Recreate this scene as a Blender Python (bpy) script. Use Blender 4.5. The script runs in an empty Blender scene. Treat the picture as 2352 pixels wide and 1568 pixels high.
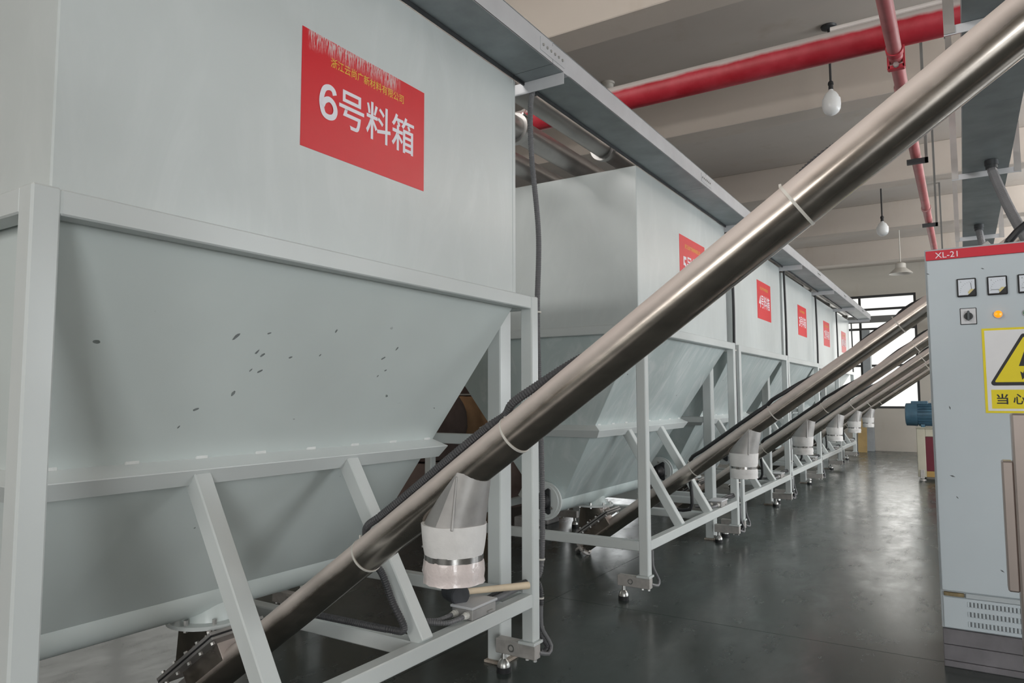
import bpy, bmesh, math, random
from mathutils import Vector, Matrix

random.seed(7)
scene = bpy.context.scene
col = scene.collection
PI = math.pi

# ------------------------------------------------------------------ camera
YAW, PITCH, ROLL, FPX, CAMZ = 0.5635, 0.0766, -0.003, 1637.05, 1.25
fw = Vector((-math.sin(YAW) * math.cos(PITCH), math.cos(YAW) * math.cos(PITCH), math.sin(PITCH)))
rt = Vector((math.cos(YAW), math.sin(YAW), 0))
up = rt.cross(fw)
r2 = rt * math.cos(ROLL) + up * math.sin(ROLL)
u2 = up * math.cos(ROLL) - rt * math.sin(ROLL)
cam_d = bpy.data.cameras.new('camera')
cam_d.sensor_width = 36
cam_d.lens = FPX / 2352 * 36
cam_d.clip_start = 0.02
cam = bpy.data.objects.new('camera', cam_d)
cam.matrix_world = Matrix(((r2.x, u2.x, -fw.x, 0), (r2.y, u2.y, -fw.y, 0), (r2.z, u2.z, -fw.z, CAMZ), (0, 0, 0, 1)))
col.objects.link(cam)
scene.camera = cam

# ------------------------------------------------------------------ world, lights, exposure
scene.view_settings.view_transform = 'Standard'
scene.view_settings.look = 'None'
scene.view_settings.gamma = 1.0
scene.view_settings.exposure = 0.10
scene.view_settings.use_curve_mapping = False
scene.cycles.use_denoising = True
scene.cycles.max_bounces = 6
scene.cycles.diffuse_bounces = 4
scene.cycles.glossy_bounces = 3
scene.cycles.use_adaptive_sampling = True
scene.cycles.adaptive_threshold = 0.03
scene.cycles.sample_clamp_indirect = 6.0
world = bpy.data.worlds.new('overcast_sky')
scene.world = world
world.use_nodes = True
bg = world.node_tree.nodes['Background']
bg.inputs['Color'].default_value = (1.0, 0.985, 0.95, 1)
bg.inputs['Strength'].default_value = 1.3

RX, LX, BY, FY, CZ = 6.0, -7.0, -5.0, 18.1, 4.2      # right wall, left wall, back wall, far wall, slab


def area_light(name, loc, rot, sx, sy, power, color):
    d = bpy.data.lights.new(name, 'AREA')
    d.shape = 'RECTANGLE'
    d.size, d.size_y = sx, sy
    d.energy = power
    d.color = color
    o = bpy.data.objects.new(name, d)
    o.location = loc
    o.rotation_euler = rot
    col.objects.link(o)


RIGHT_WINDOWS = [(4.6, 7.4), (8.6, 11.4), (12.6, 15.4)]
BACK_WINDOWS = [(-3.7, -0.7), (3.3, 5.9)]
LEFT_WINDOWS = [(2.6, 5.4), (12.6, 16.8)]
COOL = (0.92, 0.965, 1.0)
WARM = (1.0, 0.93, 0.86)
for a, b in RIGHT_WINDOWS:
    area_light('daylight_right', (RX - 0.03, (a + b) / 2, 2.0), (0, PI / 2, 0), 1.6, b - a - 0.1, 165, COOL)
area_light('daylight_back', (-2.2, BY + 0.03, 2.6), (PI / 2, 0, 0), 2.8, 1.2, 72, (1.0, 0.96, 0.93))
area_light('daylight_back', (4.6, BY + 0.03, 1.8), (PI / 2, 0, 0), 2.4, 3.1, 265, (0.95, 0.98, 1.0))
area_light('daylight_left', (LX + 0.03, 14.7, 1.85), (0, -PI / 2, 0), 1.9, 4.1, 50, COOL)
area_light('daylight_far', (-2.0, FY - 0.06, 2.2), (-PI / 2, 0, 0), 2.2, 2.3, 24, (1.0, 0.98, 0.94))

FILL_X, FILL_Z = 2.7, 3.70  # uplights added out of view to brighten the ceiling and silo row
FILL_Y = (5.7, 8.4, 11.1, 13.9)
for y in FILL_Y:
    area_light('added_aisle_light', (FILL_X, y, FILL_Z - 0.09), (PI, 0, 0), 0.16, 1.2, 215, (0.98, 0.985, 1.0))
OVER = (-2.4, 1.25, 3.62)  # strip lamp added out of view to brighten the second silo's side and beam
area_light('added_strip_light', OVER, (math.radians(50), 0, 0), 1.8, 0.14, 58, (1.0, 0.975, 0.95))
NEAR_FILLS = ((-2.5, 0.2, 3.30, 60),)  # uplight added out of view for the tube's reflection and the near beam
for x, y, z, e in NEAR_FILLS:
    area_light('uplight', (x, y, z), (PI, 0, 0), 1.6, 0.30, e, (1.0, 0.965, 0.93))

# ------------------------------------------------------------------ materials
MATS = {}


def new_mat(name):
    m = bpy.data.materials.new(name)
    m.use_nodes = True
    nt = m.node_tree
    b = nt.nodes['Principled BSDF']
    MATS[name] = m
    return m, nt, b


def lin(c):
    return tuple(((v / 255) / 12.92 if v / 255 <= 0.04045 else ((v / 255 + 0.055) / 1.055) ** 2.4) for v in c) + (1,)


def tex_noise(nt, scale, detail=4, rough=0.55, coord='Object', stretch=None):
    tc = nt.nodes.new('ShaderNodeTexCoord')
    n = nt.nodes.new('ShaderNodeTexNoise')
    n.inputs['Scale'].default_value = scale
    n.inputs['Detail'].default_value = detail
    n.inputs['Roughness'].default_value = rough
    if stretch:
        mp = nt.nodes.new('ShaderNodeMapping')
        mp.inputs['Scale'].default_value = stretch
        nt.links.new(tc.outputs[coord], mp.inputs[0])
        nt.links.new(mp.outputs[0], n.inputs['Vector'])
    else:
        nt.links.new(tc.outputs[coord], n.inputs['Vector'])
    return n


def ramp(nt, src, stops):
    r = nt.nodes.new('ShaderNodeValToRGB')
    els = r.color_ramp.elements
    while len(els) < len(stops):
        els.new(0.5)
    for e, (p, c) in zip(els, stops):
        e.position = p
        e.color = c if len(c) == 4 else tuple(c) + (1,)
    nt.links.new(src, r.inputs[0])
    return r


def mixc(nt, fac, a, b):
    m = nt.nodes.new('ShaderNodeMix')
    m.data_type = 'RGBA'
    for sock, v in ((m.inputs[0], fac), (m.inputs[6], a), (m.inputs[7], b)):
        if hasattr(v, 'links') or hasattr(v, 'is_linked'):
            nt.links.new(v, sock)
        else:
            sock.default_value = v
    return m.outputs[2]


def bump(nt, b, src, strength, dist=0.01):
    bp = nt.nodes.new('ShaderNodeBump')
    bp.inputs['Strength'].default_value = strength
    bp.inputs['Distance'].default_value = dist
    nt.links.new(src, bp.inputs['Height'])
    nt.links.new(bp.outputs[0], b.inputs['Normal'])


def plain(name, rgb, rough=0.5, metal=0.0, var=0.06, scale=8, bmp=0.0, coat=0.0, spec=0.5):
    m, nt, b = new_mat(name)
    c = lin(rgb)
    n = tex_noise(nt, scale)
    lo = tuple(v * (1 - var) for v in c[:3])
    hi = tuple(min(1, v * (1 + var)) for v in c[:3])
    r = ramp(nt, n.outputs[0], [(0.3, lo), (0.7, hi)])
    nt.links.new(r.outputs[0], b.inputs['Base Color'])
    b.inputs['Roughness'].default_value = rough
    b.inputs['Metallic'].default_value = metal
    b.inputs['Specular IOR Level'].default_value = spec
    b.inputs['Coat Weight'].default_value = coat
    if bmp:
        bump(nt, b, n.outputs[0], bmp)
    return m


def up_mask(nt, lo, hi, noise_scale=9, amount=0.5):
    """how much a face looks upwards, broken up by noise: dusty tops and the painted tube sheen"""
    g = nt.nodes.new('ShaderNodeNewGeometry')
    sx = nt.nodes.new('ShaderNodeSeparateXYZ')
    nt.links.new(g.outputs['Normal'], sx.inputs[0])
    n = tex_noise(nt, noise_scale, 5, 0.6)
    ma = nt.nodes.new('ShaderNodeMath')
    ma.operation = 'MULTIPLY_ADD'
    nt.links.new(n.outputs[0], ma.inputs[0])
    ma.inputs[1].default_value = amount
    nt.links.new(sx.outputs[2], ma.inputs[2])
    mr = nt.nodes.new('ShaderNodeMapRange')
    mr.inputs['From Min'].default_value = lo
    mr.inputs['From Max'].default_value = hi
    nt.links.new(ma.outputs[0], mr.inputs[0])
    return mr.outputs[0]


# silo paint: pale grey-green gloss with a few chips and streaks of dust
def silo_paint(name, rgb, chips, dusty):
    m, nt, b = new_mat(name)
    c = lin(rgb)
    n = tex_noise(nt, 1.6, 3)
    base = ramp(nt, n.outputs[0], [(0.3, tuple(v * 0.95 for v in c[:3])), (0.7, tuple(min(1, v * 1.04) for v in c[:3]))]).outputs[0]
    if dusty:
        d = tex_noise(nt, 2.6, 6, 0.6, stretch=(1.0, 1.5, 0.6))
        d.inputs['Distortion'].default_value = 2.4
        dm = ramp(nt, d.outputs[0], [(0.47, (0, 0, 0)), (0.72, (1, 1, 1))]).outputs[0]
        dl = nt.nodes.new('ShaderNodeMath')
        dl.operation = 'MULTIPLY'
        nt.links.new(dm, dl.inputs[0])
        dl.inputs[1].default_value = dusty
        base = mixc(nt, dl.outputs[0], base, lin((226, 230, 230)))
    if chips:
        v = tex_noise(nt, 17, 2, 0.5, stretch=(1, 1, 1.5))
        v2 = tex_noise(nt, 2.3, 2, 0.5)
        mm = nt.nodes.new('ShaderNodeMath')
        mm.operation = 'MULTIPLY'
        nt.links.new(ramp(nt, v.outputs[0], [(0.74, (0, 0, 0)), (0.755, (1, 1, 1))]).outputs[0], mm.inputs[0])
        nt.links.new(ramp(nt, v2.outputs[0], [(0.52, (0, 0, 0)), (0.58, (1, 1, 1))]).outputs[0], mm.inputs[1])
        base = mixc(nt, mm.outputs[0], base, lin((96, 102, 100)))
    nt.links.new(base, b.inputs['Base Color'])
    b.inputs['Roughness'].default_value = 0.34
    b.inputs['Coat Weight'].default_value = 0.15
    b.inputs['Coat Roughness'].default_value = 0.2
    w = tex_noise(nt, 1.3, 2)
    bump(nt, b, w.outputs[0], 0.12, 0.02)
    return m


silo_paint('paint_box', (206, 212, 211), False, 0.25)
silo_paint('paint_hopper', (214, 222, 220), True, 0.0)
silo_paint('paint_hopper_dusty', (196, 208, 207), True, 0.85)
silo_paint('paint_frame', (212, 217, 216), False, 0.0)

# polished stainless steel, dust lying on top plus a ceiling reflection painted into the upper half
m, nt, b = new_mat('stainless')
dust_sheen = up_mask(nt, 0.10, 0.60, 7, 0.35)
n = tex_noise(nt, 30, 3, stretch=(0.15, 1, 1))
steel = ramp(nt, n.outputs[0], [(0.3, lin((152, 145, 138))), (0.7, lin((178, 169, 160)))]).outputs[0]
nt.links.new(mixc(nt, dust_sheen, steel, lin((214, 202, 195))), b.inputs['Base Color'])
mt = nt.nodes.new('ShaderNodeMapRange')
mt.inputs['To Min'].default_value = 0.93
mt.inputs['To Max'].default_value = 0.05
nt.links.new(dust_sheen, mt.inputs[0])
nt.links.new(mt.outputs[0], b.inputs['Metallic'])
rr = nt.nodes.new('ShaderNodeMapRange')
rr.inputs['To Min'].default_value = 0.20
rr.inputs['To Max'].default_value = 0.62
nt.links.new(dust_sheen, rr.inputs[0])
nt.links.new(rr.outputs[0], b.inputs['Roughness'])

plain('stainless_dusty', (168, 166, 164), 0.5, 0.45, 0.18, 9, 0.1)
plain('stainless_sheet', (190, 178, 172), 0.32, 0.75, 0.08, 3)
plain('galvanised', (150, 158, 160), 0.5, 0.35, 0.16, 6, 0.05)
plain('galvanised_light', (206, 207, 210), 0.5, 0.1, 0.06, 5)
plain('duct_steel', (178, 176, 174), 0.38, 0.7, 0.14, 4)
plain('cast_grey', (186, 182, 178), 0.5, 0.3, 0.12, 25, 0.1)
plain('bolt_steel', (190, 190, 188), 0.35, 0.9, 0.05, 20)
plain('black_rubber', (34, 34, 36), 0.6, 0, 0.15, 20)
plain('dark_iron', (58, 60, 62), 0.5, 0.3, 0.2, 15)
plain('conduit_grey', (112, 112, 114), 0.55, 0, 0.06, 10)
plain('conduit_dark', (72, 72, 74), 0.5, 0, 0.08, 10)
plain('cable_black', (40, 41, 43), 0.5, 0, 0.08, 10)
plain('tie_white', (214, 210, 202), 0.5, 0, 0.03, 10)
plain('sleeve_white', (226, 224, 222), 0.85, 0, 0.04, 30, 0.25)
plain('wrap_film', (222, 210, 207), 0.28, 0, 0.1, 18, 0.6, 0.4)
plain('hose_clamp', (170, 168, 166), 0.25, 0.9, 0.1, 40)
plain('chip_grey', (122, 128, 128), 0.6, 0, 0.25, 60)
plain('rusty_white', (172, 160, 148), 0.8, 0, 0.3, 30, 0.2)
plain('weld_white', (222, 224, 222), 0.4, 0, 0.04, 40, 0.3)
plain('wood_handle', (224, 206, 180), 0.55, 0, 0.1, 12)
plain('mallet_rubber', (62, 64, 68), 0.75, 0, 0.35, 12, 0.2)
plain('gland_white', (220, 218, 212), 0.4, 0, 0.03, 10)
plain('bulb_white', (226, 228, 228), 0.28, 0, 0.02, 6)
plain('cord_black', (30, 30, 32), 0.6, 0, 0.1, 20)
plain('lamp_white', (196, 192, 184), 0.45, 0, 0.05, 8)
plain('kraft_brown', (150, 116, 84), 0.8, 0, 0.16, 7, 0.25)
plain('sack_brown', (96, 80, 74), 0.7, 0, 0.18, 7, 0.25)
plain('block_grey', (150, 148, 146), 0.9, 0, 0.15, 14, 0.2)
plain('plywood', (172, 146, 98), 0.75, 0, 0.15, 5)
plain('pilaster_grey', (146, 150, 152), 0.75, 0, 0.12, 4)
plain('cabinet_grey', (190, 200, 206), 0.42, 0, 0.02, 3)
plain('cabinet_edge', (176, 184, 188), 0.42, 0, 0.02, 3)
plain('header_red', (204, 28, 50), 0.4, 0, 0.05, 6)
plain('plate_white', (230, 230, 232), 0.45, 0, 0.02, 10)
plain('ink_black', (30, 30, 32), 0.5, 0, 0.02, 10)
plain('sign_yellow', (236, 216, 10), 0.45, 0, 0.03, 10)
plain('text_white', (236, 234, 240), 0.5, 0, 0.01, 10)
plain('text_yellow', (232, 196, 70), 0.5, 0, 0.02, 10)
plain('paper_yellow', (212, 198, 140), 0.6, 0, 0.04, 10)
plain('louver_dark', (92, 97, 100), 0.6, 0, 0.05, 10)
plain('hinge_brass', (136, 122, 92), 0.5, 0.5, 0.3, 40)
plain('plank_dark', (112, 110, 114), 0.6, 0, 0.18, 9, 0.2)
plain('motor_blue', (62, 94, 112), 0.45, 0, 0.3, 5)
plain('machine_beige', (188, 184, 166), 0.5, 0, 0.08, 4)
plain('machine_red', (96, 20, 38), 0.45, 0, 0.08, 4)
plain('machine_ochre', (170, 138, 80), 0.55, 0, 0.08, 4)
plain('frame_dark', (48, 48, 48), 0.5, 0, 0.08, 6)
plain('window_bar', (110, 110, 108), 0.6, 0, 0.08, 6)
plain('conduit_pvc_white', (206, 200, 196), 0.5, 0, 0.04, 6)

for nm, on in (('pilot_orange', (255, 150, 10)), ('pilot_green', (70, 150, 105))):
    m, nt, b = new_mat(nm)
    b.inputs['Base Color'].default_value = lin(on)
    b.inputs['Roughness'].default_value = 0.25
    if nm == 'pilot_orange':
        b.inputs['Emission Color'].default_value = lin(on)
        b.inputs['Emission Strength'].default_value = 0.8

# red fire pipe, dust on its back
for nm, lo, hi in (('pipe_red', 0.38, 0.66), ('pipe_red_dusty', -1.3, 1.6)):
    m, nt, b = new_mat(nm)
    dust_sheen = up_mask(nt, lo, hi, 6, 0.45)
    n = tex_noise(nt, 5, 5, 0.6)
    red = ramp(nt, n.outputs[0], [(0.32, lin((160, 14, 32))), (0.66, lin((186, 52, 66)))]).outputs[0]
    nt.links.new(mixc(nt, dust_sheen, red, lin((190, 182, 178))), b.inputs['Base Color'])
    b.inputs['Roughness'].default_value = 0.5

# worn red sticker: scratched white along its top edge
m, nt, b = new_mat('sticker_red')
tc = nt.nodes.new('ShaderNodeTexCoord')
sx = nt.nodes.new('ShaderNodeSeparateXYZ')
nt.links.new(tc.outputs['Generated'], sx.inputs[0])
n = tex_noise(nt, 3, 3)
red = ramp(nt, n.outputs[0], [(0.3, lin((206, 26, 40))), (0.7, lin((222, 40, 50)))]).outputs[0]
nt.links.new(red, b.inputs['Base Color'])
b.inputs['Roughness'].default_value = 0.38
m, nt, b = new_mat('sticker_red_worn')
tc = nt.nodes.new('ShaderNodeTexCoord')
sx = nt.nodes.new('ShaderNodeSeparateXYZ')
nt.links.new(tc.outputs['Generated'], sx.inputs[0])
red = lin((214, 32, 44))
st = tex_noise(nt, 9, 3, 0.7, 'Generated', (1, 16, 0.9))
edge = tex_noise(nt, 5, 3, 0.6, 'Generated', (1, 1.6, 0.0))
# reach of the scratches hangs down from the top edge, only in the left three quarters
mm = nt.nodes.new('ShaderNodeMath'); mm.operation = 'MULTIPLY_ADD'
nt.links.new(edge.outputs[0], mm.inputs[0]); mm.inputs[1].default_value = 0.22
nt.links.new(sx.outputs[2], mm.inputs[2])
top = nt.nodes.new('ShaderNodeMapRange')
top.inputs['From Min'].default_value = 0.95; top.inputs['From Max'].default_value = 1.09
nt.links.new(mm.outputs[0], top.inputs[0])
left = nt.nodes.new('ShaderNodeMapRange')
left.inputs['From Min'].default_value = 0.78; left.inputs['From Max'].default_value = 0.70
nt.links.new(sx.outputs[1], left.inputs[0])
right = nt.nodes.new('ShaderNodeMapRange')
right.inputs['From Min'].default_value = 0.03; right.inputs['From Max'].default_value = 0.06
nt.links.new(sx.outputs[1], right.inputs[0])
thr = ramp(nt, st.outputs[0], [(0.47, (0, 0, 0)), (0.53, (1, 1, 1))]).outputs[0]
prod = thr
for s in (top.outputs[0], left.outputs[0], right.outputs[0]):
    q = nt.nodes.new('ShaderNodeMath'); q.operation = 'MULTIPLY'
    nt.links.new(prod, q.inputs[0]); nt.links.new(s, q.inputs[1]); prod = q.outputs[0]
nt.links.new(mixc(nt, prod, red, lin((214, 208, 206))), b.inputs['Base Color'])
b.inputs['Roughness'].default_value = 0.36

# polished dark epoxy floor
m, nt, b = new_mat('floor_epoxy')
n = tex_noise(nt, 0.9, 6, 0.62, 'Object', (1, 0.5, 1))
n2 = tex_noise(nt, 6, 8, 0.72, 'Object', (1, 0.45, 1))
c1 = ramp(nt, n.outputs[0], [(0.3, lin((54, 61, 58))), (0.75, lin((74, 80, 78)))]).outputs[0]
stain = ramp(nt, n2.outputs[0], [(0.68, (0, 0, 0)), (0.86, (0.25, 0.25, 0.25))]).outputs[0]
nt.links.new(mixc(nt, stain, c1, lin((128, 128, 128))), b.inputs['Base Color'])
ro = nt.nodes.new('ShaderNodeMapRange')
ro.inputs['From Min'].default_value = 0.3; ro.inputs['From Max'].default_value = 0.75
ro.inputs['To Min'].default_value = 0.15; ro.inputs['To Max'].default_value = 0.34
nt.links.new(n2.outputs[0], ro.inputs[0])
nt.links.new(ro.outputs[0], b.inputs['Roughness'])
bump(nt, b, n.outputs[0], 0.02, 0.01)
plain('joint_dark', (112, 114, 112), 0.8)

# painted concrete: ceiling, beams, walls
for nm, rgb, rough in (('concrete_ceiling', (186, 178, 170), 0.85), ('concrete_beam', (192, 182, 172), 0.8), ('wall_plaster', (186, 180, 170), 0.85)):
    m, nt, b = new_mat(nm)
    c = lin(rgb)
    n = tex_noise(nt, 0.7, 5, 0.6, 'Object', (0.5, 1, 1))
    s = tex_noise(nt, 3.0, 5, 0.6, 'Object', (1, 1, 0.25))
    a1 = ramp(nt, n.outputs[0], [(0.3, tuple(v * 0.85 for v in c[:3])), (0.7, c[:3])]).outputs[0]
    st = ramp(nt, s.outputs[0], [(0.58, (0, 0, 0)), (0.78, (0.35, 0.35, 0.35))]).outputs[0]
    nt.links.new(mixc(nt, st, a1, lin((158, 140, 118))), b.inputs['Base Color'])
    b.inputs['Roughness'].default_value = rough

# window pane
m, nt, b = new_mat('window_glass')
out = nt.nodes['Material Output']
tr = nt.nodes.new('ShaderNodeBsdfTransparent')
tr.inputs[0].default_value = (0.95, 0.96, 0.95, 1)
gl = nt.nodes.new('ShaderNodeBsdfGlossy')
gl.inputs['Roughness'].default_value = 0.05
mx = nt.nodes.new('ShaderNodeMixShader')
mx.inputs[0].default_value = 0.06
nt.links.new(tr.outputs[0], mx.inputs[1]); nt.links.new(gl.outputs[0], mx.inputs[2])
nt.links.new(mx.outputs[0], out.inputs['Surface'])
m, nt, b = new_mat('meter_glass_white')
b.inputs['Base Color'].default_value = lin((222, 228, 236)); b.inputs['Roughness'].default_value = 0.15


# ------------------------------------------------------------------ mesh helpers
class MB:
    def __init__(self):
        self.v, self.f = [], []

    def add(self, vs, fs):
        o = len(self.v)
        self.v += [tuple(p) for p in vs]
        self.f += [tuple(i + o for i in f) for f in fs]
        return self

    def box(self, x0, x1, y0, y1, z0, z1):
        vs = [(x, y, z) for z in (z0, z1) for y in (y0, y1) for x in (x0, x1)]
        return self.add(vs, [(0, 2, 3, 1), (4, 5, 7, 6), (0, 1, 5, 4), (2, 6, 7, 3), (0, 4, 6, 2), (1, 3, 7, 5)])

    def bar(self, p, q, w, h, hint=(0, 0, 1)):
        """box from p to q; w across, h along the hint direction"""
        p, q = Vector(p), Vector(q)
        d = (q - p).normalized()
        s = d.cross(Vector(hint)).normalized()
        t = s.cross(d).normalized()
        vs = []
        for c in (p, q):
            for a, b_ in ((-1, -1), (1, -1), (1, 1), (-1, 1)):
                vs.append(c + s * (a * w / 2) + t * (b_ * h / 2))
        return self.add(vs, [(3, 2, 1, 0), (4, 5, 6, 7), (0, 1, 5, 4), (1, 2, 6, 5), (2, 3, 7, 6), (3, 0, 4, 7)])

    def loft(self, rings, cap=True, closed=True):
        n = len(rings[0])
        vs = [p for r in rings for p in r]
        fs = []
        for k in range(len(rings) - 1):
            for i in range(n if closed else n - 1):
                j = (i + 1) % n
                fs.append((k * n + i, k * n + j, (k + 1) * n + j, (k + 1) * n + i))
        if cap:
            fs.append(tuple(range(n - 1, -1, -1)))
            fs.append(tuple((len(rings) - 1) * n + i for i in range(n)))
        return self.add(vs, fs)

    def lathe(self, c, axis, prof, seg=20):
        """prof: list of (distance along the axis, radius)"""
        c, a = Vector(c), Vector(axis).normalized()
        h = Vector((0, 0, 1)) if abs(a.z) < 0.9 else Vector((1, 0, 0))
        s = a.cross(h).normalized()
        t = a.cross(s)
        rings = [[c + a * d + (s * math.cos(2 * PI * i / seg) + t * math.sin(2 * PI * i / seg)) * max(r, 1e-4) for i in range(seg)] for d, r in prof]
        return self.loft(rings)

    def cyl(self, p, q, r, seg=16, r2_=None):
        p, q = Vector(p), Vector(q)
        return self.lathe(p, q - p, [(0, r), ((q - p).length, r if r2_ is None else r2_)], seg)

    def ring(self, c, axis, ro, ri, h, seg=28):
        c, a = Vector(c), Vector(axis).normalized()
        hh = Vector((0, 0, 1)) if abs(a.z) < 0.9 else Vector((1, 0, 0))
        s = a.cross(hh).normalized()
        t = a.cross(s)
        R = [[c + a * d + (s * math.cos(2 * PI * i / seg) + t * math.sin(2 * PI * i / seg)) * r for i in range(seg)]
             for d, r in ((0, ri), (0, ro), (h, ro), (h, ri), (0, ri))]
        return self.loft(R, cap=False)

    def prism(self, pts, d):
        """flat outline swept along the vector d"""
        d = Vector(d)
        return self.loft([[Vector(p) for p in pts], [Vector(p) + d for p in pts]])

    def tube(self, path, r, seg=8, radii=None):
        P = [Vector(p) for p in path]
        rings = []
        prev = None
        for i, p in enumerate(P):
            d = (P[min(i + 1, len(P) - 1)] - P[max(i - 1, 0)]).normalized()
            if prev is None:
                h = Vector((0, 0, 1)) if abs(d.z) < 0.9 else Vector((1, 0, 0))
                s = d.cross(h).normalized()
            else:
                s = (prev - d * prev.dot(d)).normalized()
            prev = s
            t = d.cross(s)
            rr_ = radii[i] if radii else r
            rings.append([p + (s * math.cos(2 * PI * k / seg) + t * math.sin(2 * PI * k / seg)) * rr_ for k in range(seg)])
        return self.loft(rings)

    def mesh(self, name, bevel=0.0, smooth=35, segs=1):
        me = bpy.data.meshes.new(name)
        me.from_pydata(self.v, [], self.f)
        bm = bmesh.new()
        bm.from_mesh(me)
        bmesh.ops.recalc_face_normals(bm, faces=bm.faces)
        if bevel:
            es = [e for e in bm.edges if len(e.link_faces) == 2 and e.calc_face_angle(0) > 0.6]
            bmesh.ops.bevel(bm, geom=es, offset=bevel, segments=segs, affect='EDGES', clamp_overlap=True)
        bm.to_mesh(me)
        bm.free()
        if smooth:
            me.shade_smooth()
            me.set_sharp_from_angle(angle=math.radians(smooth))
        return me


def catmull(pts, step):
    P = [Vector(p) for p in pts]
    P = [P[0] * 2 - P[1]] + P + [P[-1] * 2 - P[-2]]
    out = []
    for i in range(1, len(P) - 2):
        a, b_, c, d = P[i - 1:i + 3]
        n = max(2, int((c - b_).length / step))
        for k in range(n):
            t = k / n
            out.append(0.5 * ((2 * b_) + (c - a) * t + (2 * a - 5 * b_ + 4 * c - d) * t * t + (3 * b_ - a - 3 * c + d) * t ** 3))
    out.append(P[-2])
    return out


def conduit_mesh(pts, r, ribbed=True, seg=9, pitch=0.0085):
    mb = MB()
    if ribbed:
        path = catmull(pts, pitch / 2)
        mb.tube(path, r, seg, [r if i % 2 == 0 else r * 0.83 for i in range(len(path))])
        return mb.mesh('conduit', smooth=0)
    mb.tube(catmull(pts, 0.06), r, seg)
    return mb.mesh('conduit')


def link(name, me, mat, parent=None, loc=None, rot=None):
    o = bpy.data.objects.new(name, me)
    if mat:
        if len(me.materials) == 0:
            me.materials.append(MATS[mat])
    o.parent = parent
    if loc is not None:
        o.location = loc
    if rot is not None:
        o.rotation_euler = rot
    col.objects.link(o)
    return o


def part(name, mb, mat, parent=None, bevel=0.0, smooth=35, loc=None, label=None):
    o = link(name, mb.mesh(name, bevel, smooth), mat, parent, loc)
    if label:
        o['label'] = label
    return o


def tag(o, label, cat, group=None, kind=None):
    if label:
        o['label'] = label
    if cat:
        o['category'] = cat
    if group:
        o['group'] = group
    if kind:
        o['kind'] = kind
    return o


def thing(name, loc, label, cat, group=None):
    o = bpy.data.objects.new(name, None)
    o.empty_display_size = 0.1
    o.location = loc
    col.objects.link(o)
    return tag(o, label, cat, group)


def copy_tree(o, parent=None):
    kids = [c for c in col.objects if c.parent == o]
    c = o.copy()
    col.objects.link(c)
    c.parent = parent
    for k in kids:
        copy_tree(k, c)
    return c


def text_mesh(body, w, h, origin, ax, ay, bold=0.0, ext=0.0004):
    """lettering fitted to a w x h field whose lower left corner is origin"""
    cu = bpy.data.curves.new('text', 'FONT')
    cu.body = body
    cu.size = 1
    cu.offset = bold
    cu.resolution_u = 3
    ob = bpy.data.objects.new('text', cu)
    col.objects.link(ob)
    dg = bpy.context.evaluated_depsgraph_get()
    me = bpy.data.meshes.new_from_object(ob.evaluated_get(dg))
    bpy.data.objects.remove(ob)
    xs = [v.co.x for v in me.vertices]
    ys = [v.co.y for v in me.vertices]
    x0, x1, y0, y1 = min(xs), max(xs), min(ys), max(ys)
    ax, ay, og = Vector(ax), Vector(ay), Vector(origin)
    for v in me.vertices:
        v.co = og + ax * ((v.co.x - x0) / (x1 - x0) * w) + ay * ((v.co.y - y0) / (y1 - y0) * h)
    me.materials.clear()
    return me


def struct(name, mb, mat, bevel=0.0, smooth=0):
    o = part(name, mb, mat, None, bevel, smooth)
    o['kind'] = 'structure'
    return o


# ------------------------------------------------------------------ room shell
fl = struct('floor', MB().box(LX - 0.2, RX + 0.2, BY - 0.2, FY + 0.2, -0.25, -0.012), 'joint_dark')
xs = [LX, -6.7, -2.2, 2.3, RX]
ys = [BY, -4.0, 0.0, 4.0, 8.0, 12.0, 16.0, FY]
for i in range(len(xs) - 1):
    for j in range(len(ys) - 1):
        g = 0.002
        part('slab', MB().box(xs[i] + g, xs[i + 1] - g, ys[j] + g, ys[j + 1] - g, -0.012, 0), 'floor_epoxy', fl, smooth=0)

ce = struct('ceiling', MB().box(LX - 0.2, RX + 0.2, BY - 0.2, FY + 0.2, CZ, CZ + 0.2), 'concrete_ceiling')
BEAMS = (-3.2, -0.7, 1.9, 4.56, 6.93, 9.77, 12.42, 15.35)
for y in BEAMS:
    part('beam', MB().box(LX, RX, y - 0.27, y, 3.8, CZ), 'concrete_beam', ce, 0.006)


def wall_x(name, x0, x1, opens, z0, z1):
    """wall along Y with window openings"""
    mb = MB().box(x0, x1, BY, FY, 0, z0).box(x0, x1, BY, FY, z1, CZ)
    e = BY
    for a, b_ in opens:
        mb.box(x0, x1, e, a, z0, z1)
        e = b_
    mb.box(x0, x1, e, FY, z0, z1)
    return struct(name, mb, 'wall_plaster')


def wall_y(name, y0, y1, opens, z0, z1):
    mb = MB().box(LX, RX, y0, y1, 0, z0).box(LX, RX, y0, y1, z1, CZ)
    e = LX
    for a, b_ in opens:
        mb.box(e, a, y0, y1, z0, z1)
        e = b_
    mb.box(e, RX, y0, y1, z0, z1)
    return struct(name, mb, 'wall_plaster')


wall_x('wall_right', RX, RX + 0.2, RIGHT_WINDOWS, 1.15, 2.85)
wall_x('wall_left', LX - 0.2, LX, LEFT_WINDOWS, 0.9, 2.85)
wall_y('wall_back', BY - 0.2, BY, BACK_WINDOWS, 0.15, 3.45)
FARW = (-3.45, -0.81)
wall_y('wall_far', FY, FY + 0.2, [FARW], 0.95, 3.53)

wn = 1


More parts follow.
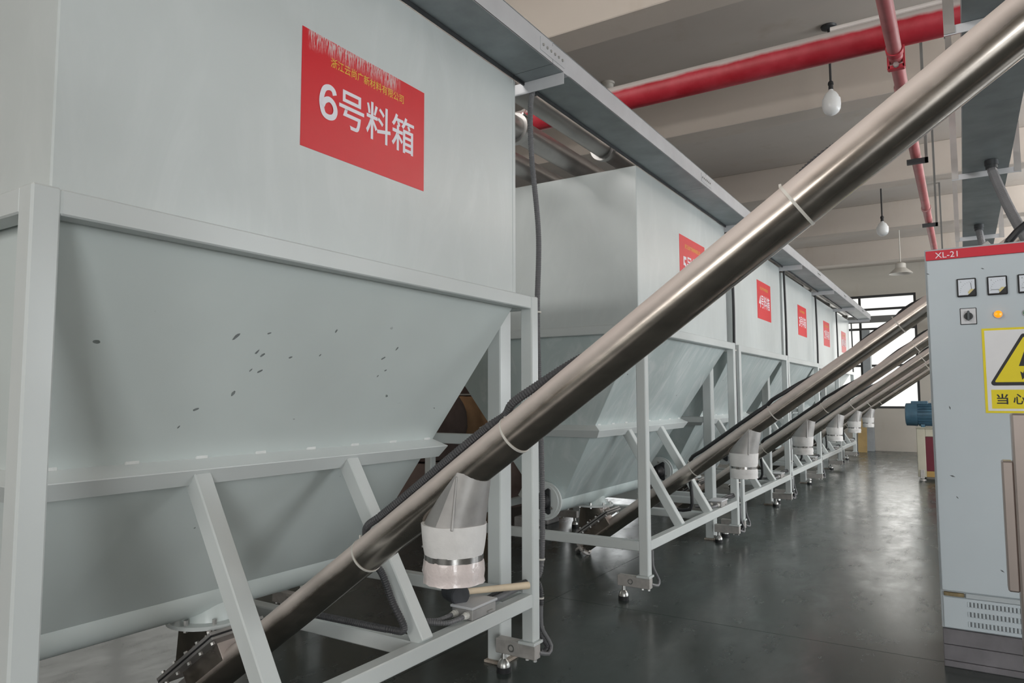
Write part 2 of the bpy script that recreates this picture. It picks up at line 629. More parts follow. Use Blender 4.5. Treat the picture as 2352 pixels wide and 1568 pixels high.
def side_window(axis, pos, a, b_, z0, z1, bars_z=(), bars_s=(), barw=0.05):
    global wn
    mb = MB()
    t = 0.05

    def bx(m, s0, s1, z0_, z1_, d0=-0.03, d1=0.03):
        if axis == 'x':
            m.box(pos + d0, pos + d1, s0, s1, z0_, z1_)
        else:
            m.box(s0, s1, pos + d0, pos + d1, z0_, z1_)
    for s0, s1, q0, q1 in ((a, b_, z0, z0 + t), (a, b_, z1 - t, z1), (a, a + t, z0 + t, z1 - t), (b_ - t, b_, z0 + t, z1 - t)):
        bx(mb, s0, s1, q0, q1)
    w = struct('window_%d' % wn, mb, 'frame_dark')
    wn += 1
    for z in bars_z:
        m_ = MB(); bx(m_, a + t, b_ - t, z - barw / 2, z + barw / 2, -0.025, 0.025)
        part('glazing_bar', m_, 'frame_dark', w, smooth=0)
    for s in bars_s:
        m_ = MB(); bx(m_, s - 0.025, s + 0.025, z0 + t, z1 - t, -0.02, 0.02)
        part('mullion', m_, 'frame_dark', w, smooth=0)
    ss = [a + t] + list(bars_s) + [b_ - t]
    zz = [z0 + t] + sorted(bars_z) + [z1 - t]
    for i in range(len(ss) - 1):
        for j in range(len(zz) - 1):
            m_ = MB(); bx(m_, ss[i], ss[i + 1], zz[j], zz[j + 1], -0.003, 0.003)
            part('pane', m_, 'window_glass', w, smooth=0)
    return w


side_window('y', FY + 0.06, FARW[0], FARW[1], 0.95, 3.53, (1.92, 2.76, 3.21), (-1.95,))
for a, b_ in RIGHT_WINDOWS:
    side_window('x', RX + 0.1, a, b_, 1.15, 2.85, (2.2,), ((a + b_) / 2,))
for a, b_ in BACK_WINDOWS:
    side_window('y', BY - 0.1, a, b_, 0.15, 3.45, (1.3, 2.5), ((a + b_) / 2,))
for a, b_ in LEFT_WINDOWS:
    side_window('x', LX - 0.1, a, b_, 0.9, 2.85, (2.2,), ((a + b_) / 2,))
# grey roller box across the far window and the pilaster standing before it
tag(part('blind_box', MB().box(-3.4, -0.86, FY - 0.05, FY + 0.02, 2.9, 3.05), 'window_bar', None, 0.005),
    'grey horizontal box across the far window, below its bright top panes', 'blind box')
pl = part('wall_pilaster', MB().box(-1.90, -1.74, 17.86, FY, 0, 2.72), 'pilaster_grey', None, 0.004)
pl['kind'] = 'structure'
tag(part('plywood_board', MB().prism([(-2.02, 17.45, 0.0), (-1.84, 17.45, 0.0), (-1.84, 17.62, 0.86), (-1.90, 17.62, 0.88), (-2.02, 17.62, 0.8)], (0, 0.02, 0)), 'plywood', None, 0.002),
    'ochre plywood board leaning on the grey pilaster at the far wall', 'board')


rf = thing('added_strip_lamp', OVER, 'added unseen tilted strip lamp above the nearest silo', 'luminaire')
part('housing', MB().box(-0.92, 0.92, -0.10, 0.04, 0.02, 0.07), 'lamp_white', rf, 0.004)
for dx in (-0.7, 0.7):
    part('suspension_rod', MB().cyl((dx, -0.03, 0.07), (dx, -0.03, 0.57), 0.006, 6), 'bolt_steel', rf)
for (x, y, z, e), lb in zip(NEAR_FILLS, ('added unseen uplight trough above the nearest silo',)):
    rf = thing('added_uplight_trough', (x, y, z), lb, 'luminaire', 'added uplight troughs')
    part('housing', MB().box(-0.85, 0.85, -0.17, 0.17, -0.06, -0.01), 'lamp_white', rf, 0.004)
    for dx in (-0.83, 0.83):
        part('suspension_rod', MB().cyl((dx, 0, -0.01), (dx, 0, CZ - z - 0.012), 0.006, 6), 'bolt_steel', rf)
for k, y in enumerate(FILL_Y):
    lu = thing('added_aisle_uplight', (FILL_X, y, FILL_Z), 'added unseen linear uplight over the aisle, %s from the camera' % ('first', 'second', 'third', 'farthest')[k], 'luminaire', 'added uplights over the aisle')
    part('housing', MB().box(-0.10, 0.10, -0.62, 0.62, -0.15, -0.10), 'lamp_white', lu, 0.004)
    for dy in (-0.4, 0.4):
        part('suspension_rod', MB().cyl((0.09, dy, -0.10), (0.09, dy, CZ - FILL_Z if not any(b0 - 0.28 < y + dy < b0 for b0 in BEAMS) else 3.8 - FILL_Z), 0.006, 6), 'bolt_steel', lu)

# ------------------------------------------------------------------ silos
D = 1.73
ZT = 2.716


def square_post(x, y, z0, z1, s=0.06):
    return MB().box(x - s, x, y, y + s, z0, z1)


def make_silo(W, zm, zr, el, er, hopper_mat, num, stick, label, loc):
    root = thing('material_silo', loc, label, 'silo', 'numbered material silos in the row')
    T = 0.06
    bf, bb = -0.055, -(D - 0.055)
    # upper box with a folded rim
    body = part('bin_body', MB().box(bb, bf, el, W - er, zm - 0.04, ZT), 'paint_box', root, 0.004)
    part('corner_seam', MB().box(bf - 0.006, bf + 0.002, W - er - 0.03, W - er - 0.024, zm, ZT - 0.004), 'paint_box', body, 0.001)
    # hopper
    zt_, zb = zm - 0.03, 0.53
    ib = 0.33
    fx, bx_ = -0.755, -0.975
    H0 = [(bf, el, zt_), (bf, W - er, zt_), (bb, W - er, zt_), (bb, el, zt_)]
    H1 = [(fx, ib, zb), (fx, W - ib, zb), (bx_, W - ib, zb), (bx_, ib, zb)]
    part('hopper', MB().loft([H0, H1]), hopper_mat, root, 0.003, 30)

    def rect(z):
        t = (zt_ - z) / (zt_ - zb)
        return (bf + (fx - bf) * t, bb + (bx_ - bb) * t, el + (ib - el) * t, W - er + (W - ib - W + er) * t)
    # mitred band round the hopper
    zref = 1.055
    f_, b_, l_, r_ = rect(zref)
    rings = []
    for o, dz in ((0, 0), (0.051, -0.032), (0.019, -0.083), (-0.032, -0.051), (0, 0)):
        rings.append([(f_ + o, l_ - o, zref + dz), (f_ + o, r_ + o, zref + dz), (b_ - o, r_ + o, zref + dz), (b_ - o, l_ - o, zref + dz)])
    band = part('hopper_band', MB().loft(rings, cap=False), 'paint_frame', root, 0.002, 20)
    nw = 8
    for k in range(nw):
        y = l_ + 0.03 + (r_ - l_ - 0.1) * k / (nw - 1)
        part('weld_bead', MB().box(f_ - 0.006, f_ + 0.005, y, y + 0.045, zref - 0.004, zref + 0.010), 'weld_white', band, 0.003)
    # posts with load cells
    for fx_, ix in ((0, -1), (-D + T, 1)):
        for y in (0, W - T):
            p = part('post', square_post(fx_, y, 0.165, zm), 'paint_frame', root, 0.005)
            xc, yc = fx_ - T / 2, y + T / 2
            part('foot_plate', MB().box(xc - 0.045, xc + 0.04, yc - 0.04, yc + 0.04, 0.152, 0.165), 'paint_frame', p, 0.002)
            x0, x1 = (xc - 0.175, xc + 0.035) if ix < 0 else (xc - 0.035, xc + 0.175)
            lc = part('load_cell', MB().box(x0, x1, yc - 0.024, yc + 0.024, 0.088, 0.152), 'cast_grey', root, 0.003)
            px_ = x0 + 0.03 if ix < 0 else x1 - 0.03
            part('foot', MB().lathe((px_, yc, 0.0), (0, 0, 1), [(0.024, 0.030), (0.034, 0.030), (0.05, 0.022), (0.06, 0.012), (0.088, 0.010)], 14), 'bolt_steel', lc)
            part('foot_pad', MB().lathe((px_, yc, 0.0), (0, 0, 1), [(0, 0.033), (0.024, 0.033)], 14), 'black_rubber', lc)
            part('sight_hole', MB().ring(((x0 + x1) / 2 + ix * 0.02, yc - 0.0255, 0.12), (0, 1, 0), 0.017, 0.011, 0.003, 14), 'bolt_steel', lc)
            for q in (0.015, 0.055):
                xb = (x1 - q) if ix < 0 else (x0 + q)
                part('bolt', MB().lathe((xb, yc, 0.075), (0, 0, 1), [(0, 0.009), (0.013, 0.009)], 6), 'bolt_steel', lc, smooth=0)
            if ix < 0:
                s = 1
                pts = [(xc + 0.03, yc + 0.02, 0.11), (xc + 0.05, yc + 0.07, 0.095), (xc + 0.045, yc + 0.105, 0.12), (xc + 0.035, yc + 0.075, 0.17), (xc + 0.03, yc + 0.045, 0.22), (xc + 0.03, yc + 0.04, 0.31)]
                link('cable', conduit_mesh(pts, 0.009, False, 7), 'conduit_grey', lc)
    # rails
    for z1 in (zm, zr):
        nm = 'upper_rail' if z1 == zm else 'lower_rail'
        part(nm, MB().box(-T + 0.003, -0.002, T, W - T, z1 - T, z1 - 0.0015), 'paint_frame', root, 0.004)
        part(nm, MB().box(-D + 0.002, -D + T - 0.003, T, W - T, z1 - T, z1 - 0.0015), 'paint_frame', root, 0.004)
        for y0 in (0.002, W - T + 0.003):
            part(nm, MB().box(-D + T, -T, y0, y0 + T - 0.005, z1 - T, z1 - 0.0015), 'paint_frame', root, 0.004)
    # braces from rail to band, cross members under them
    for yb in (W * 0.325, W * 0.633):
        yb0 = yb - T / 2
        zc = zref - 0.058
        for sx_, xr, xt in ((1, -0.032, f_ + 0.018), (-1, -D + 0.032, b_ - 0.018)):
            part('brace', MB().bar((xr, yb, zr - 0.006), (xt, yb, zc), 0.06, 0.06, (1, 0, 0)), 'paint_frame', root, 0.004)
        if yb > W / 2:
            part('cross_member', MB().box(-D + T, -T, yb0, yb0 + T, zr - T, zr - 0.003), 'paint_frame', root, 0.004)
    # screw trough with end flanges and bearings
    xc = (fx + bx_) / 2
    part('trough', MB().lathe((xc, ib - 0.06, 0.526), (0, 1, 0), [(0, 0.103), (W - 2 * ib + 0.12, 0.103)], 32), hopper_mat, root, 0.0, 40)
    for y, s in ((ib - 0.06, -1), (W - ib + 0.06, 1)):
        e = part('end_flange', MB().lathe((xc, y, 0.52), (0, s, 0), [(0, 0.135), (0.014, 0.135), (0.014, 0.118), (0.022, 0.115)], 28), 'paint_frame', root)
        part('bearing_plate', MB().prism([(xc + 0.10 * math.cos(t), y + s * 0.022, 0.52 + 0.10 * math.sin(t)) for t in [PI / 2 + k * PI / 3 + (0.42 if k % 2 else -0.42) * (1 if k % 2 else 1) for k in range(6)]], (0, s * 0.012, 0)), 'dark_iron', e, 0.003)
        part('bearing', MB().lathe((xc, y + s * 0.03, 0.52), (0, s, 0), [(0, 0.062), (0.03, 0.055), (0.045, 0.035), (0.075, 0.022)], 18), 'black_rubber', e)
        for k in range(3):
            t = PI / 2 + k * 2 * PI / 3
            part('bolt', MB().lathe((xc + 0.085 * math.cos(t), y + s * 0.032, 0.52 + 0.085 * math.sin(t)), (0, s, 0), [(0, 0.011), (0.014, 0.011)], 6), 'bolt_steel', e, smooth=0)
    # outlet spout and its bolted flange
    ym = W / 2
    sp = part('outlet_spout', MB().lathe((xc, ym, 0.402), (0, 0, 1), [(0, 0.108), (0.012, 0.106), (0.05, 0.09), (0.10, 0.072), (0.13, 0.06)], 24), hopper_mat, root)
    part('outlet_flange', MB().lathe((xc, ym, 0.392), (0, 0, 1), [(0, 0.155), (0.014, 0.155)], 32), 'paint_frame', sp)
    for k in range(8):
        t = k * PI / 4 + 0.3
        part('bolt', MB().lathe((xc + 0.132 * math.cos(t), ym + 0.132 * math.sin(t), 0.381), (0, 0, 1), [(0, 0.009), (0.044, 0.009)], 6), 'bolt_steel', sp, smooth=0)
    # numbered sticker
    add_sticker(root, num, stick, bf)
    return root


def add_sticker(root, num, stick, bf):
    y0, y1, z0, z1, worn = stick
    s = part('sticker', MB().box(bf - 0.001, bf + 0.0015, y0, y1, z0, z1), 'sticker_red_worn' if worn else 'sticker_red', root, smooth=0)
    w, h = y1 - y0, z1 - z0
    xx = bf + 0.0022
    if num == '6':
        ctrl = [(0.83, 0.76), (0.74, 0.88), (0.52, 0.915), (0.27, 0.82), (0.135, 0.58), (0.13, 0.36), (0.25, 0.14), (0.50, 0.085), (0.76, 0.15), (0.865, 0.32), (0.76, 0.50), (0.52, 0.575), (0.28, 0.49), (0.16, 0.34)]
        pth = catmull([(0, a_, b_) for a_, b_ in ctrl], 0.02)
        vs, fs = [], []
        gw, gh = w * 0.135, h * 0.315
        for k, p in enumerate(pth):
            dv = pth[min(k + 1, len(pth) - 1)] - pth[max(k - 1, 0)]
            dv = Vector((0, dv.y * gw, dv.z * gh)).normalized()
            c_ = Vector((xx + 0.000012 * k, y0 + w * 0.120 + p.y * gw, z0 + h * 0.30 + p.z * gh))
            nv = Vector((0, -dv.z, dv.y)) * (gw * 0.115)
            vs += [c_ + nv, c_ - nv]
            if k:
                fs.append((2 * k - 2, 2 * k - 1, 2 * k + 1, 2 * k))
        mb_ = MB().add(vs, fs)
        me_ = bpy.data.meshes.new('numeral')
        me_.from_pydata(mb_.v, [], mb_.f)
        link('lettering', me_, 'text_white', s)
    else:
        link('lettering', text_mesh(num, w * 0.135, h * 0.315, (xx, y0 + w * 0.120, z0 + h * 0.30), (0, 1, 0), (0, 0, 1), 0.022), 'text_white', s)
    link('lettering', text_mesh('号料箱', w * 0.635, h * 0.35, (xx, y0 + w * 0.265, z0 + h * 0.30), (0, 1, 0), (0, 0, 1), 0.0095), 'text_white', s)
    link('lettering', text_mesh('浙江云尚广新材料有限公司', w * 0.60, h * 0.085, (xx, y0 + w * 0.20, z0 + h * 0.775), (0, 1, 0), (0, 0, 1), 0.004), 'text_yellow', s)
    return s


X6, L6, R6 = -1.650, 0.709, 2.84
W6 = R6 - L6
silo6 = make_silo(W6, 1.708, 0.3764, 0.06, 0.105, 'paint_hopper', '6', (0.763, 1.361, 2.028, 2.412, True),
                  'nearest pale grey steel silo with the large red sticker numbered 6', (X6, L6, 0))
hop = [o for o in col.objects if o.parent == silo6 and o.name.startswith('hopper') and 'band' not in o.name][0]
rc_ = random.Random(11)
CHIPS = ((0.663, 1.433, 1.3), (0.775, 1.450, 0.7), (0.784, 1.383, 0.9), (0.759, 1.392, 0.8), (0.800, 1.333, 1.0), (0.763, 1.335, 0.6), (0.897, 1.381, 0.7), (0.734, 1.262, 1.1),
         (0.626, 1.213, 1.0), (1.044, 1.477, 0.7), (1.335, 1.397, 0.9), (1.378, 1.352, 0.6), (1.387, 1.436, 0.8), (1.019, 1.394, 0.5), (0.591, 1.160, 0.5), (1.35, 1.33, 0.5))
sl_ = Vector((-0.700, 0, -1.148)).normalized()
nn_ = Vector((1.148, 0, -0.700)).normalized()
for y, z, k in CHIPS:
    c_ = Vector((-0.055 - 0.700 * (1.678 - z) / 1.148, y, z)) + nn_ * 0.0006
    a0 = rc_.uniform(0.2, 1.2)
    u_, v_ = (Vector((0, 1, 0)) * math.sin(a0) - sl_ * math.cos(a0)), (Vector((0, 1, 0)) * math.cos(a0) + sl_ * math.sin(a0))
    pts = [c_ + u_ * (0.011 * k * math.cos(t) * rc_.uniform(0.8, 1.2)) + v_ * (0.0042 * k * math.sin(t) * rc_.uniform(0.7, 1.3)) for t in [q * PI / 4 for q in range(8)]]
    part('paint_chip', MB().prism(pts, nn_ * 0.0006), 'chip_grey', hop, smooth=0)
W5 = 2.086
ROW = [(-1.650, 4.138), (-1.677, 6.455), (-1.723, 8.81), (-1.774, 11.15), (-1.801, 13.31)]
silo5 = make_silo(W5, 1.703, 0.3682, 0.045, 0.05, 'paint_hopper_dusty', '5', (0.845, 1.445, 2.035, 2.43, False),
                  'pale grey steel silo with red sticker 5, second from the camera', (ROW[0][0], ROW[0][1], 0))
SILO_LABEL = ['', 'pale grey steel silo with red sticker 4, third from the camera', 'pale grey steel silo with red sticker 3, fourth from the camera',
              'pale grey steel silo with a small glare-washed red sticker, second from the far end', 'farthest pale grey steel silo at the end of the row']
st5 = [o for o in col.objects if o.parent == silo5 and o.name.startswith('sticker')][0]
for i in range(1, 5):
    c = copy_tree(silo5)
    c.location = (ROW[i][0], ROW[i][1], 0)
    c['label'] = SILO_LABEL[i]
    old = [o for o in col.objects if o.parent == c and o.name.startswith('sticker')][0]
    for k in [o for o in col.objects if o.parent == old]:
        bpy.data.objects.remove(k)
    bpy.data.objects.remove(old)
    add_sticker(c, str(5 - i), (0.95, 1.55, 2.035, 2.43, False), -0.055)
SILOS = [(X6, L6, W6, 0.3764, 1.708)] + [(x, y, W5, 0.3682, 1.703) for x, y in ROW]
ORD = ['nearest', 'second', 'third', 'fourth', 'fifth', 'farthest']

# ------------------------------------------------------------------ floor-standing columns between the silos
proto = None
for i, (X, L, W, zr, zm) in enumerate(SILOS):
    lab = ['white painted steel column with rusty foot, right behind the corner post of silo 6',
           'white steel column bolted to the floor behind the right corner post of silo 5',
           'white steel column bolted to the floor behind the right corner post of silo 4',
           'white steel column bolted to the floor behind the right corner post of silo 3',
           'white steel column behind the right post of the fifth silo along the row',
           'white steel column beyond the farthest silo of the row'][i]
    loc = (X - 0.235, L + W + 0.035, 0)
    if proto is None:
        t = thing('steel_column', loc, lab, 'column', 'floor columns between the silos')
        part('shaft', MB().box(-0.075, 0, 0, 0.10, 0.012, 2.6), 'paint_frame', t, 0.005)
        b_ = part('base_plate', MB().box(-0.085, 0.02, -0.015, 0.125, 0, 0.012), 'rusty_white', t, 0.002, label='rust-edged base plate')
        for dy in (0.005, 0.112):
            part('anchor_bolt', MB().lathe((0.009, dy, 0.012), (0, 0, 1), [(0, 0.008), (0.03, 0.008)], 6), 'bolt_steel', b_, smooth=0)
        part('crossbeam', MB().box(-1.30, -0.075, 0.02, 0.08, 1.012, 1.062), 'paint_frame', t, 0.004)
        part('far_shaft', MB().box(-1.375, -1.30, 0, 0.10, 0.0, 2.6), 'paint_frame', t, 0.005)
        proto = t
    else:
        t = copy_tree(proto)
        t.location = loc
        t['label'] = lab

# ------------------------------------------------------------------ screw conveyors
def make_conveyor(ang, b, z0, rad, loc, label, near):
    root = thing('screw_conveyor', loc, label, 'conveyor', 'stainless screw conveyors rising from the silos')
    d = Vector((math.cos(ang), b, math.sin(ang))).normalized()
    n = Vector((-math.sin(ang), 0, math.cos(ang)))
    yv = n.cross(d).normalized() * -1
    if yv.y < 0:
        yv = -yv
    O = Vector((0, 0, z0))

    def P(s, a=0.0, r=0.0):
        return O + d * s + (n * math.cos(a) + yv * math.sin(a)) * r
    E_ = 3.62
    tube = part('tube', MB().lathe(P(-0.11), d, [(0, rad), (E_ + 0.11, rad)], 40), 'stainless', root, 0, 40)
    fl_ = part('end_flange', MB().lathe(P(-0.125), d, [(0, 0.078), (0.014, 0.078)], 28), 'cast_grey', root)
    for k in range(6):
        part('bolt', MB().lathe(P(-0.11, k * PI / 3, 0.067), d, [(0, 0.008), (0.012, 0.008)], 6), 'bolt_steel', fl_, smooth=0)
    part('shaft_end', MB().lathe(P(-0.20), d, [(0, 0.02), (0.01, 0.026), (0.075, 0.028)], 16), 'bolt_steel', root)
    # inlet: cone under the silo flange, sloping bolted plates, box on the tube
    pc = P(0.08, 0, 0.105)
    cone = MB()
    top = [Vector((0.112 * math.cos(t), 0.112 * math.sin(t), 0.391)) for t in [k * PI / 8 for k in range(16)]]
    low = []
    for k in range(16):
        t = k * PI / 8
        c_, s_ = math.cos(t), math.sin(t)
        m_ = max(abs(c_), abs(s_))
        low.append(pc + d * (0.135 * c_ / m_) + yv * (0.075 * s_ / m_))
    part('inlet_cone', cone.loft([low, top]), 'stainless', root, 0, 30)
    pla = part('inlet_plate', MB().bar(pc - d * 0.20, pc + d * 0.20, 0.23, 0.012, n), 'stainless_dusty', root, 0.001)
    part('gasket', MB().bar(pc - d * 0.20 - n * 0.010, pc + d * 0.20 - n * 0.010, 0.225, 0.006, n), 'black_rubber', pla)
    part('lower_plate', MB().bar(pc - d * 0.20 - n * 0.018, pc + d * 0.20 - n * 0.018, 0.23, 0.010, n), 'stainless_dusty', pla, 0.001)
    for k in range(5):
        for sy in (-1, 1):
            q = pc + d * (-0.17 + 0.085 * k) + yv * (sy * 0.098) - n * 0.034
            part('bolt', MB().lathe(q, n, [(0, 0.008), (0.052, 0.008)], 6), 'bolt_steel', pla, smooth=0)
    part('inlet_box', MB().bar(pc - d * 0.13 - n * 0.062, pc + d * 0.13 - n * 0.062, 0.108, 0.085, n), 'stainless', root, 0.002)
    # clean-out chute with tied sleeve
    cx = -2.51
    X0 = 1.19
    zc_top = lambda x: z0 + math.tan(ang) * x
    yc = (d * (X0 / d.x)).y
    zbot = z0 + 0.712
    ring0, ring1, ring2 = [], [], []
    for k in range(24):
        t = 2 * PI * k / 24
        c_, s_ = math.cos(t), math.sin(t)
        ring0.append(Vector((X0 + 0.095 * c_, yc + 0.095 * s_, zbot)))
        xk = X0 + 0.055 + (0.07 * c_ if c_ > 0 else 0.16 * c_)
        q_ = rad + 0.003
        ring1.append(Vector((xk, yc + q_ * s_, zc_top(xk) - q_ * abs(c_) + 0.004)))
    ch = part('discharge_chute', MB().loft([ring0, ring1]), 'stainless_dusty', root, 0, 25)
    part('chute_rib', MB().bar((X0 + 0.055, yc - 0.085, zbot), (X0 + 0.055, yc - rad - 0.004, zc_top(X0 + 0.055) - 0.008), 0.008, 0.008, (1, 0, 0)), 'stainless_dusty', ch, 0.002)
    rnd = random.Random(3)

    def cloth(prof, name, mat, wob):
        rr_ = []
        for z, r in prof:
            rr_.append([Vector((X0 + (r + rnd.uniform(-wob, wob)) * math.cos(2 * PI * k / 28), yc + (r + rnd.uniform(-wob, wob)) * math.sin(2 * PI * k / 28), z + rnd.uniform(-wob, wob) * 0.6)) for k in range(28)])
        return part(name, MB().loft(rr_), mat, ch, 0, 60)
    cloth([(zbot + 0.008, 0.099), (zbot - 0.03, 0.097), (zbot - 0.06, 0.094), (zbot - 0.083, 0.089)], 'fabric_sleeve', 'sleeve_white', 0.0012)
    cloth([(zbot - 0.098, 0.089), (zbot - 0.112, 0.093), (zbot - 0.13, 0.094), (zbot - 0.148, 0.091), (zbot - 0.163, 0.094), (zbot - 0.168, 0.07)], 'film_wrap', 'wrap_film' if near else 'sleeve_white', 0.003)
    part('hose_clamp', MB().lathe((X0, yc, zbot - 0.099), (0, 0, 1), [(0, 0.0895), (0.017, 0.0895)], 30), 'hose_clamp', ch)
    # cable ties and the conduit they hold
    for s in (1.008, 1.717, 2.683):
        tr_ = part('cable_tie', MB().ring(P(s), d, rad + 0.0022, rad + 0.0002, 0.007, 36), 'tie_white', root)
        part('tie_head', MB().bar(P(s + 0.0, 0.15, rad + 0.004), P(s + 0.006, 0.15, rad + 0.014), 0.007, 0.006, (1, 0, 0)), 'tie_white', tr_)
    prof = [(0.93, 75), (1.0, 35), (1.06, 6), (1.14, -2), (1.3, 2), (1.5, -2), (1.65, 3), (1.717, 14), (1.77, 0), (1.86, 2), (1.98, 24), (2.1, 46), (2.3, 50), (2.45, 42), (2.56, 36), (2.683, 44), (2.74, 30), (2.82, 30), (2.95, 52), (3.3, 60), (3.55, 60)]
    rc = 0.0135
    pts = [P(s, math.radians(a), rad + rc + 0.0015 + (0.006 if s in (1.06, 1.77) else 0)) for s, a in prof]
    if near:
        lead = [Vector((0.20, 0.215, 0.405)), Vector((0.50, 0.228, 0.405)), Vector((0.70, 0.232, 0.408)), Vector((0.79, 0.222, 0.425)), Vector((0.765, 0.190, 0.52)), Vector((0.75, 0.14, 0.64))]
    else:
        lead = [Vector((0.62, 0.10, 0.395)), Vector((0.74, 0.11, 0.40)), Vector((0.76, 0.10, 0.50)), Vector((0.75, 0.09, 0.62))]
    link('cable_conduit', conduit_mesh(lead + pts, rc, near, 9 if near else 7), 'conduit_dark' if near else 'cable_black', root)
    # head end: flange, bolted clamp ears, drive and a leg to the floor
    hd = part('head_clamp', MB().ring(P(3.30), d, rad + 0.012, rad - 0.001, 0.05, 32), 'stainless_dusty', root)
    ep = P(3.325, 0, rad + 0.02)
    part('clamp_ear', MB().bar(P(3.325, 0.0, rad + 0.002), P(3.325, 0.0, rad + 0.05), 0.012, 0.06, d), 'stainless_dusty', hd, 0.002)
    part('bolt', MB().lathe(P(3.325, 0.0, rad + 0.03) - yv * 0.02, yv, [(0, 0.011), (0.04, 0.011)], 6), 'bolt_steel', hd, smooth=0)
    part('outlet_head', MB().lathe(P(3.60), d, [(0, 0.09), (0.012, 0.09), (0.012, 0.075), (0.16, 0.075)], 28), 'cast_grey', root)
    part('drive_motor', MB().lathe(P(3.76), d, [(0, 0.05), (0.02, 0.085), (0.24, 0.085), (0.26, 0.06)], 28), 'motor_blue', root)
    q = P(3.5)
    part('support_leg', MB().box(q.x - 0.025, q.x + 0.025, q.y - 0.025, q.y + 0.025, 0, q.z - rad * 0.9), 'stainless_sheet', root, 0.003)
    return root


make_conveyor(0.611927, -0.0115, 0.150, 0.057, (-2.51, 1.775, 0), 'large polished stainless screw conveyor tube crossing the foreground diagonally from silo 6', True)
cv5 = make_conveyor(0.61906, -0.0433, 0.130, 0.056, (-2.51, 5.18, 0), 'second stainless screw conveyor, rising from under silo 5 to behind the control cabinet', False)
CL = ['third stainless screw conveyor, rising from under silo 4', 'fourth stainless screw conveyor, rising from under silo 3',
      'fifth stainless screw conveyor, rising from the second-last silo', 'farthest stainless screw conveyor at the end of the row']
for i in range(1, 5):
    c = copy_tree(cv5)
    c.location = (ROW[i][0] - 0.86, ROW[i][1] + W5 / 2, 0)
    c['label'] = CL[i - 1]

# ------------------------------------------------------------------ galvanised tray along the silo tops
t = thing('cable_tray', (0, 0, 0), 'long galvanised cable tray running along the top front edge of the silos', 'cable tray')
edges_y = [-1.9, 0.35, 2.70, 4.95, 7.30, 9.65, 12.0, 14.3, 15.6]
TX0, TX1, TZ = -1.690, -1.487, 2.728
for i in range(len(edges_y) - 1):
    a, b_ = edges_y[i] + 0.002, edges_y[i + 1] - 0.002
    mb = MB().box(TX0, TX1, a, b_, TZ, TZ + 0.003).box(TX0, TX0 + 0.003, a, b_, TZ + 0.003, TZ + 0.098).box(TX0 - 0.001, TX1 + 0.001, a, b_, TZ + 0.098, TZ + 0.101)
    ts = part('tray_section', mb, 'galvanised', t, smooth=0)
    part('side_wall', MB().box(TX1 - 0.003, TX1, a, b_, TZ - 0.0005, TZ + 0.0975), 'galvanised_light', ts, smooth=0)  # lit outer face: its brightness is painted in with a paler zinc
    part('edge_strip', MB().box(TX0 - 0.010, TX0 - 0.0015, a, b_, TZ - 0.014, TZ + 0.012), 'dark_iron', ts, smooth=0)
    if 0 < i:
        y = edges_y[i]
        sp = part('splice_plate', MB().box(TX1, TX1 + 0.0025, y - 0.11, y + 0.11, TZ + 0.02, TZ + 0.08), 'galvanised_light', t, 0.0008)
        for k in range(6):
            part('bolt', MB().lathe((TX1 + 0.002, y - 0.088 + 0.035 * k, TZ + 0.05), (1, 0, 0), [(0, 0.007), (0.005, 0.006)], 8), 'bolt_steel', sp)
for i, (X, L, W, zr, zm) in enumerate(SILOS):
    br = thing('tray_bracket', (0, L + W, 0), ['galvanised angle bracket under the cable tray at the gap right of silo 6', 'angle bracket under the tray between the second and third silos',
               'angle bracket under the tray between the third and fourth silos', 'angle bracket under the tray on the far side of silo 3',
               'galvanised angle bracket under the tray at the fifth silo', 'galvanised angle bracket under the far end of the cable tray'][i], 'bracket', 'brackets under the cable tray')
    part('flange', MB().box(X - 0.14, TX1 + 0.004, -0.045, -0.041, 2.672, TZ - 0.001), 'galvanised_light', br, smooth=0)
    part('shelf', MB().box(X - 0.14, TX1 + 0.004, -0.041, 0.005, TZ - 0.005, TZ - 0.001), 'galvanised_light', br, smooth=0)
    part('bolt', MB().lathe((TX1 - 0.05, -0.02, TZ - 0.012), (0, 0, 1), [(0, 0.007), (0.007, 0.007)], 6), 'bolt_steel', br, smooth=0)

# ------------------------------------------------------------------ corrugated conduits from the tray down the right posts
cm_near = conduit_mesh([(-0.017, 0.0, TZ + 0.0), (-0.014, -0.04, 2.60), (-0.015, -0.03, 2.37), (-0.015, 0.03, 2.01), (-0.015, 0.014, 1.645), (-0.012, 0.02, 1.33), (-0.013, 0.045, 0.88), (-0.012, 0.035, 0.50), (-0.022, -0.02, 0.425), (-0.05, -0.14, 0.405), (-0.052, -0.33, 0.400)], 0.0135)
cm_far = conduit_mesh([(-0.017, 0.0, TZ + 0.0), (-0.014, 0.01, 2.37), (-0.015, 0.03, 2.01), (-0.015, 0.016, 1.645), (-0.012, 0.02, 1.33), (-0.013, 0.03, 0.88), (-0.012, 0.03, 0.50), (-0.022, -0.03, 0.41), (-0.05, -0.14, 0.40), (-0.052, -0.33, 0.395)], 0.0125, False, 7)
cm2_near = conduit_mesh([(-0.09, -0.33, 0.395), (-0.08, -0.2, 0.41), (-0.045, -0.09, 0.425), (-0.02, -0.01, 0.42), (-0.012, 0.02, 0.39), (-0.012, 0.03, 0.32), (-0.012, 0.018, 0.20), (-0.006, 0.035, 0.155), (0.0, 0.06, 0.115), (-0.005, 0.035, 0.10), (-0.01, 0.01, 0.112)], 0.0115)
